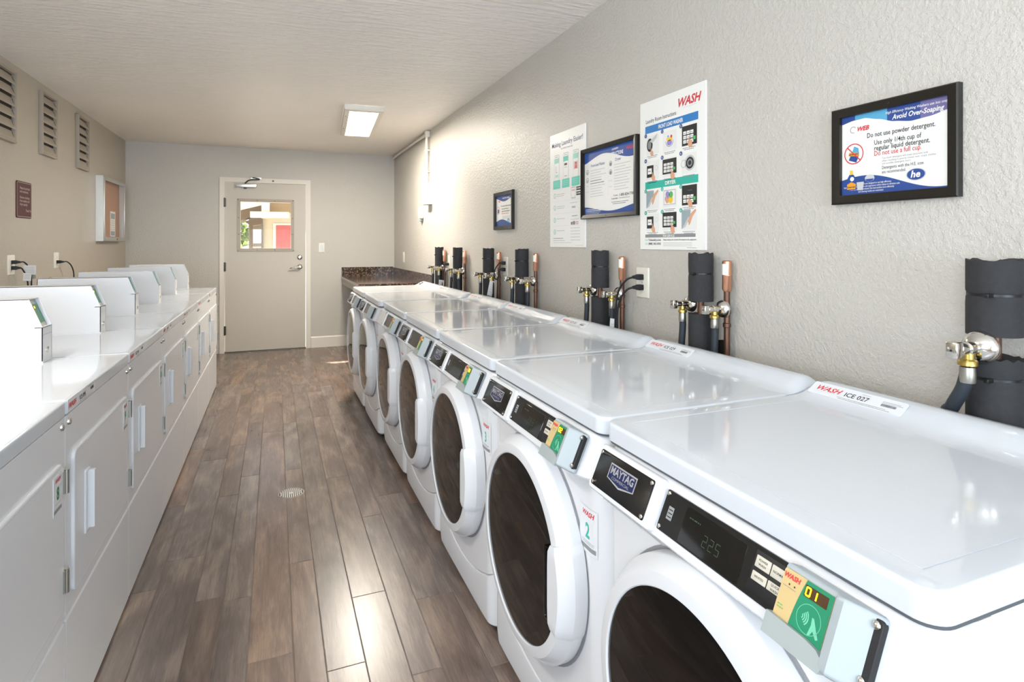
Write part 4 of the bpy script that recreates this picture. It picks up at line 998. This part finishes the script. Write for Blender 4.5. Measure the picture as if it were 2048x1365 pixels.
# framed instructions
t = frame('framed_instructions', 'black framed washer and dryer instructions between the two tall posters', 'sign', 2.357, 1.608, .486, .352, .020, .024, 'framed notices on the right wall')
m = MB(); a, c = .223, .156; m.box(-a-.001, a+.001, -.0085, -.004, -c-.001, c+.001, PAPER); y = -.0092
m.flat(wave(-a, a, lambda u: c-.040+.020*math.sin(u*6.0-.9)-.008*u, c), y, NAVY2)
m.text('WASH', .022, .180, c-.034, y-.0003, RED, 'CENTER', .3, .03); m.text('INSTRUCTIONS', .0235, .070, c-.046, y-.0003, PAPER, 'CENTER', 0, .03, fit=.115); m.text('LAUNDRY', .012, .06, c-.020, y-.0003, PAPER, 'CENTER', 0, .02)
m.text('Front-Load Washer', .020, -.095, c-.076, y, NAVY, 'CENTER', 0, .004, fit=.13); m.text('Dryer', .020, .085, c-.073, y, NAVY, 'CENTER', 0, .004)
for k, z in enumerate((.058, .018)): m.ring(-.195, z, .010, .0125, y, GREY, 16); m.disc(-.195, z-.003, .007, y, GREYLT, 10); m.ring(.022, z+.018, .010, .0125, y, GREY, 16); m.disc(.022, z+.016, .008, y, GREY, 10)
for k, z in enumerate((-.012, -.040)):
    for j in range(3): m.disc(-.205+j*.010, z, .0016, y, RED if j == 1 else GREY, 8); m.disc(.012+j*.010, z+.008, .0016, y, RED if j == 1 else GREY, 8)
for k in range(11): words(m, -.165, -.165+random.Random(k).uniform(.09, .15), .062-k*.0128, .0028, y, DARK if k in (4, 5) else GREYLT, k+5)
for k in range(10): words(m, .052, .052+random.Random(k+20).uniform(.09, .14), .066-k*.0128, .0028, y, GREYLT, k+30)
for k in range(7): m.rect(.0005, .0015, -.07+k*.02, -.058+k*.02, y, GREYLT)
m.text('To call us:', .0095, .085, -.079, y, DARK, 'RIGHT', 0, .01); m.text('1-800-824-7780', .0185, .092, -.082, y, DARK, 'LEFT', 0, .004, fit=.118); m.text('To visit online:', .0095, .085, -.093, y, DARK, 'RIGHT', 0, .01); m.text('www.washlaundry.com', .0095, .092, -.093, y, GREY, 'LEFT')
words(m, .03, .17, -.106, .003, y, GREY, 71); words(m, .04, .15, -.114, .003, y, GREY, 72)
m.flat([(p, q) for p, q in [(-a+2*a*k/28, -c+.026+.014*math.sin(1.3-k/28*5.2)) for k in range(29)]]+[(a, -c), (-a, -c)], y, NAVY2)
for k in range(4): words(m, -.21, -.21+.16-.01*k, -c+.026-k*.0075, .0032, y-.0003, PAPER if k < 2 else GREYLT, 80+k)
m.build('printed_sheet', t, smooth=0)

# small framed notice farther along
t = frame('framed_sign', 'small black framed notice above the third foam pipe', 'sign', 3.705, 1.536, .350, .263, .026, .020, 'framed notices on the right wall')
m = MB(); a, c = .149, .1055; m.box(-a-.001, a+.001, -.0055, -.004, -c-.001, c+.001, PAPER); y = -.0062
m.flat(wave(-a, a, lambda u: c-.028-.014*math.sin(u*5-1), c), y, NAVY); m.text('Avoid Over-Soaping', .016, .1, c-.024, y-.0004, PAPER, 'RIGHT', .25, .02)
m.text('WEB', .014, -.09, c-.045, y-.0004, RED, 'CENTER', .3, .03)
m.ring(-.108, .004, .024, .0265, y-.0006, RED, 26); m.flat([(-.12, -.012), (-.098, -.016), (-.092, .010), (-.114, .014)], y-.0003, NAVY)
m.text('Do not use powder detergent.', .0150, -.06, .028, y-.0004, DARK, 'LEFT', 0, .004, fit=0.19); m.text('Use only 1/4th cup of', .0150, -.045, .008, y-.0004, DARK, 'LEFT', 0, .004, fit=0.13); m.text('regular liquid detergent.', .0150, -.045, -.008, y-.0004, DARK, 'LEFT', 0, .004, fit=0.15); m.text('Do not use a full cup.', .0150, -.045, -.024, y-.0004, RED, 'LEFT', 0, .004, fit=0.13)
for k in range(3): words(m, -.03, .11, -.040-k*.008, .003, y-.0004, GREYLT, 90+k)
m.flat([(p, q) for p, q in [(-a+2*a*k/28, -c+.030+.016*math.sin(k/28*4.5)) for k in range(29)]]+[(a, -c), (-a, -c)], y, NAVY); m.disc(.08, -.070, .022, y-.0004, SKYB, 20, .014); m.text('he', .02, .08, -.076, y-.0006, PAPER, 'CENTER', .2, .02)
m.build('printed_sheet', t, smooth=0)

# ------------------------------------------------------------------ left wall: vents, plaque, notice case
def vent(label, y0):
    w, h = .305, .455; t = thing('louvered_vent', label, 'vent', (XL, y0+w/2, 2.178), RL, 'louvered vents on the left wall')
    a, c = w/2, h/2; m = MB(); f = .016
    m.box(-a+.002, a-.002, -.0015, 0, -c+.002, c-.002, VENTD); m.build('vent_opening', t, smooth=0)
    m = MB()
    for (x0, x1, z0, z1) in ((-a, -a+f, -c, c), (a-f, a, -c, c), (-a+f, a-f, -c, -c+f), (-a+f, a-f, c-f, c)): m.rbox(x0, x1, -.026, 0, z0, z1, VENTP, .002)
    m.build('vent_frame', t)
    n = 6; ih = (h-2*f)/n
    for k in range(n):
        z1 = c-f-ih*k; z0 = z1-ih; m = MB()
        # each blade leans out at its foot
        m.loft([[(x, -.003, z1-.012), (x, -.006, z1-.010), (x, -.0245, z0+.013), (x, -.0255, z0), (x, -.022, z0+.002), (x, -.0215, z0+.012)] for x in (-a+f, a-f)], VENTP)
        m.build('louver_blade', t, smooth=0)
    m = MB()
    for k in range(n):
        z0 = c-f-ih*(k+1); m.tube([(a-f-.012, -.010, z0+.055), (a-f-.035, -.018, z0+.042), (a-f-.006, -.020, z0+.014)], .0012, HINGE, 6, 4)
    m.build('louver_springs', t)
vent('louvered wall vent cut by the left edge of the picture', 4.349); vent('louvered wall vent in the middle of the three', 5.103); vent('louvered wall vent farthest from the camera, above the notice case', 5.926)

t = thing('wall_plaque', 'maroon plaque with pale lettering on the left wall', 'plaque', (XL, 4.83, 1.601), RL)
m = MB(); m.rr(-.125, .125, -.122, .122, .016, [(0, 0), (0, -.004), (.0015, -.006), (.003, -.006)], MAROON, 'y', 6); m.build('plaque_board', t)
m = MB(); y = -.0064
P = rrect(-.117, .117, -.114, .114, .012, 5); Q = rrect(-.1145, .1145, -.1115, .1115, .010, 5); n = len(P)
m.add([(p[0], y, p[1]) for p in P]+[(p[0], y, p[1]) for p in Q], [(k, (k+1) % n, n+(k+1) % n, n+k) for k in range(n)], CREAM)
for s, z in (('Please be prompt', .070), ('and courteous.', .047), ('Remove clothing', .008), ('from washer and', -.015), ('dryer quickly.', -.038)): m.text(s, .0235, -.075, z, y, CREAM, 'LEFT', .2, .004)
m.text('Thank You', .0235, .02, -.078, y, CREAM, 'LEFT', .2, .004); m.build('plaque_lettering', t, smooth=0)

t = thing('notice_case', 'silver framed glazed cork notice case on the left wall', 'notice board', (XL+.001, 6.94, 1.643), RL)
a, c, d = .420, .311, .060; m = MB()
for (x0, x1, z0, z1) in ((-a, -a+.012, -c, c), (a-.012, a, -c, c), (-a+.012, a-.012, -c, -c+.012), (-a+.012, a-.012, c-.012, c)): m.box(x0, x1, -d, 0, z0, z1, ALU)
m.box(-a+.01, a-.01, -.006, 0, -c+.01, c-.01, ALU); m.build('case_body', t, smooth=0)
m = MB(); f = .040
for (x0, x1, z0, z1) in ((-a+.006, -a+f, -c+.006, c-.006), (a-f, a-.006, -c+.006, c-.006), (-a+f, a-f, -c+.006, -c+f), (-a+f, a-f, c-f, c-.006)): m.rbox(x0, x1, -d-.010, -d+.001, z0, z1, ALU, .002)
fr = m.build('case_door', t)
m = MB(); m.box(-a+f-.004, a-f+.004, -d-.004, -d-.002, -c+f-.004, c-f+.004, GLASSC); m.build('glass_pane', fr)
m = MB(); m.lathe([(.009, 0), (.009, -.003), (.004, -.004)], HINGE, (.05, -d-.010, -c+.022), 'y', 14); m.build('case_lock', fr)
m = MB(); m.box(-a+.012, a-.012, -.012, -.006, -c+.012, c-.012, CORK); m.build('cork_panel', t, 'tan cork backing')
for x, w, z0, z1, lab, kind in ((-.245, .20, -.245, .005, 'pale notice sheet pinned at the left of the notice case', 0), (.145, .20, -.262, -.005, 'printed notice sheet with dark blocks pinned in the notice case', 1)):
    m = MB(); m.box(x-w/2, x+w/2, -.0135, -.0125, z0, z1, PAPER); y = -.0138
    for k in range(9): m.dashes(x-w*.4, x+w*.4, z1-.03-k*.022, .004, y, GREY if kind else GREYLT, rnd=random.Random(k))
    if kind: m.rect(x-w*.4, x+w*.4, z1-.075, z1-.02, y-.0003, GREYB); m.rect(x-w*.4, x+w*.4, z0+.01, z0+.055, y-.0003, GREYB); m.disc(x, z0+.09, .02, y-.0003, PAPER, 12)
    o = m.build('notice_sheet', smooth=0); place(o, (XL, 6.94, 1.643), RL); tag(o, lab, 'paper')

# ------------------------------------------------------------------ floor drain
t = thing('floor_drain', 'round metal floor drain in the middle of the aisle', 'drain', (.079, 3.252, 0), 0)
m = MB(); R = .062; m.lathe([(R+.004, -.001), (R+.004, .0008), (R+.001, .0012), (R-.004, .0010), (R-.005, -.001)], mat('drain_rim', '8a8580', .4, .6), (0, 0, 0), 'z', 40, caps=False); m.build('drain_rim', t)
m = MB(); n = 36; m.loft([[((R-.004)*math.cos(2*PI*k/n), (R-.004)*math.sin(2*PI*k/n), z) for k in range(n)] for z in (-.001, .0001)], HOLE)
for k in range(-5, 6):
    x = k*.0098; hl = math.sqrt(max(0, (R-.007)**2-x*x))
    m.box(x-.0033, x+.0033, -hl, hl, .0001, .0014, CHROMED)
m.lathe([(.009, 0), (.009, .0018), (.003, .0022)], CHROMED, (0, 0, 0), 'z', 18); m.build('drain_grate', t)

# ------------------------------------------------------------------ outside, seen through the door window
OUT = mat('stucco_outside', 'b5a588', .9, noise=(3, .08)); OUTW = mat('white_fascia', 'd6ccb6', .8); WOODO = mat('wood_soffit', '57401f', .8, noise=(14, .25)); RDO = mat('red_door_paint', 'a63a30', .5)
TANO = mat('tan_wall', '8e7146', .9); PAVE = mat('paving', 'b9b2a4', .9, noise=(2, .1))
def solid(name, label, cat, fn, kind=None):
    m = MB(); fn(m); o = m.build(name, smooth=0)
    if kind: o['kind'] = kind
    else: tag(o, label, cat)
    return o
solid('ground_outside', '', '', lambda m: m.box(-14, 14, YB+.12, 30, -.35, -.25, PAVE), 'structure')
hb = thing('neighbour_building', 'cream building with a red door seen through the door window', 'building', (0, 20, -.25), 0)
m = MB(); m.box(-.345, 4.5, 0, .4, 0, 3.4, OUT); m.box(-.138, 4.5, -.02, .0, 2.55, 2.95, TANO); m.build('outside_wall', hb, smooth=0)
m = MB(); m.box(-.05, 1.15, -.05, 0, 0, 2.20, OUTW); m.build('door_surround', hb, smooth=0)
m = MB(); m.box(.03, 1.07, -.07, -.05, 0, 2.145, RDO); m.box(.25, .92, -.078, -.07, 1.72, 1.94, RDO); m.box(.25, .92, -.078, -.07, .4, 1.4, RDO); m.build('red_door', hb, 'red panelled door', smooth=0)
m = MB(); m.box(-.70, .41, -.62, -.50, 2.35, 2.54, OUTW); m.build('cross_beam', hb, 'white horizontal beam', smooth=0)
m = MB(); m.box(-.383, -.152, -.50, -.30, 2.53, 3.3, OUTW); m.box(-.383, -.152, -.50, .01, 2.35, 2.55, OUTW); m.build('beam_post', hb, smooth=0)
m = MB(); m.prism([(-2.2, 2.25), (-.383, 2.753), (-.383, 2.545), (-.977, 2.27), (-2.2, 1.75)], -.3, .9, WOODO); m.prism([(-2.2, 2.25), (-2.2, 2.9), (-.383, 3.2), (-.383, 2.753)], -.32, .9, OUTW); m.build('sloping_roof', hb, 'brown soffit with white fascia', smooth=0)
m = MB(); m.prism([(-.863, 2.258), (-.37, 2.377), (-.37, 2.18), (-.713, 2.108)], -.1, .9, WOODO); m.box(-.40, -.345, -.1, .0, 0, 2.2, mat('dark_trim', '5d5246', .8)); m.build('soffit_boards', hb, smooth=0)
m = MB(); m.box(-.725, -.637, -.1, 0, 0, 2.12, WOODO); m.build('porch_post', hb, 'weathered wooden post', smooth=0)
solid('slatted_fence', 'low slatted fence beyond the wooden post', 'fence', lambda m: [m.box(-.80, -.33, 21.0, 21.03, -.2+.14*k, -.085+.14*k, mat('fence_grey', '6f6a58', .8)) for k in range(12) if k < 11]+[m.box(-.80, -.33, 21.0, 21.03, 1.78, 2.2, mat('fence_grey', '6f6a58', .8))]+[m.box(x, x+.05, 21.03, 21.08, -.25, 2.2, mat('fence_grey', '6f6a58', .8)) for x in (-.80, -.38)])
def tree():
    t = thing('garden_tree', 'leafy green tree outside at the left of the door window', 'tree', (-1.42, 24.0, -.25), 0)
    R = random.Random(11); m = MB(); LEAF = mat('leaf_green', '47651f', .7, noise=(8, .4)); LEAF2 = mat('leaf_light', '8ba13e', .7)
    for k in range(900):
        a, b = R.uniform(0, 2*PI), math.acos(R.uniform(-1, 1)); r = .62*R.uniform(.6, 1.0)
        c = Vector((r*math.sin(b)*math.cos(a), r*math.sin(b)*math.sin(a), 1.95+.75*r/.62*math.cos(b)*.9))
        u = Vector((R.uniform(-1, 1), R.uniform(-1, 1), R.uniform(-1, 1))).normalized(); v = u.orthogonal().normalized(); s = R.uniform(.05, .10)
        m.add([tuple(c+u*s), tuple(c+v*s*.6), tuple(c-u*s), tuple(c-v*s*.6)], [(0, 1, 2, 3)], LEAF if R.random() < .6 else LEAF2)
    m.build('foliage', t, smooth=0); m = MB(); m.lathe([(.06, 0), (.04, 1.6)], WOODO, (0, 0, 0), 'z', 8); m.build('trunk', t)
tree()
# unseen canopy outside, added to shade the upper part of the door window
solid('added_canopy', 'unseen flat canopy added outside to cut the sun at the door window', 'canopy', lambda m: m.box(-2.5, 1.6, YB+.12, YB+.92, 2.50, 2.62, OUTW))
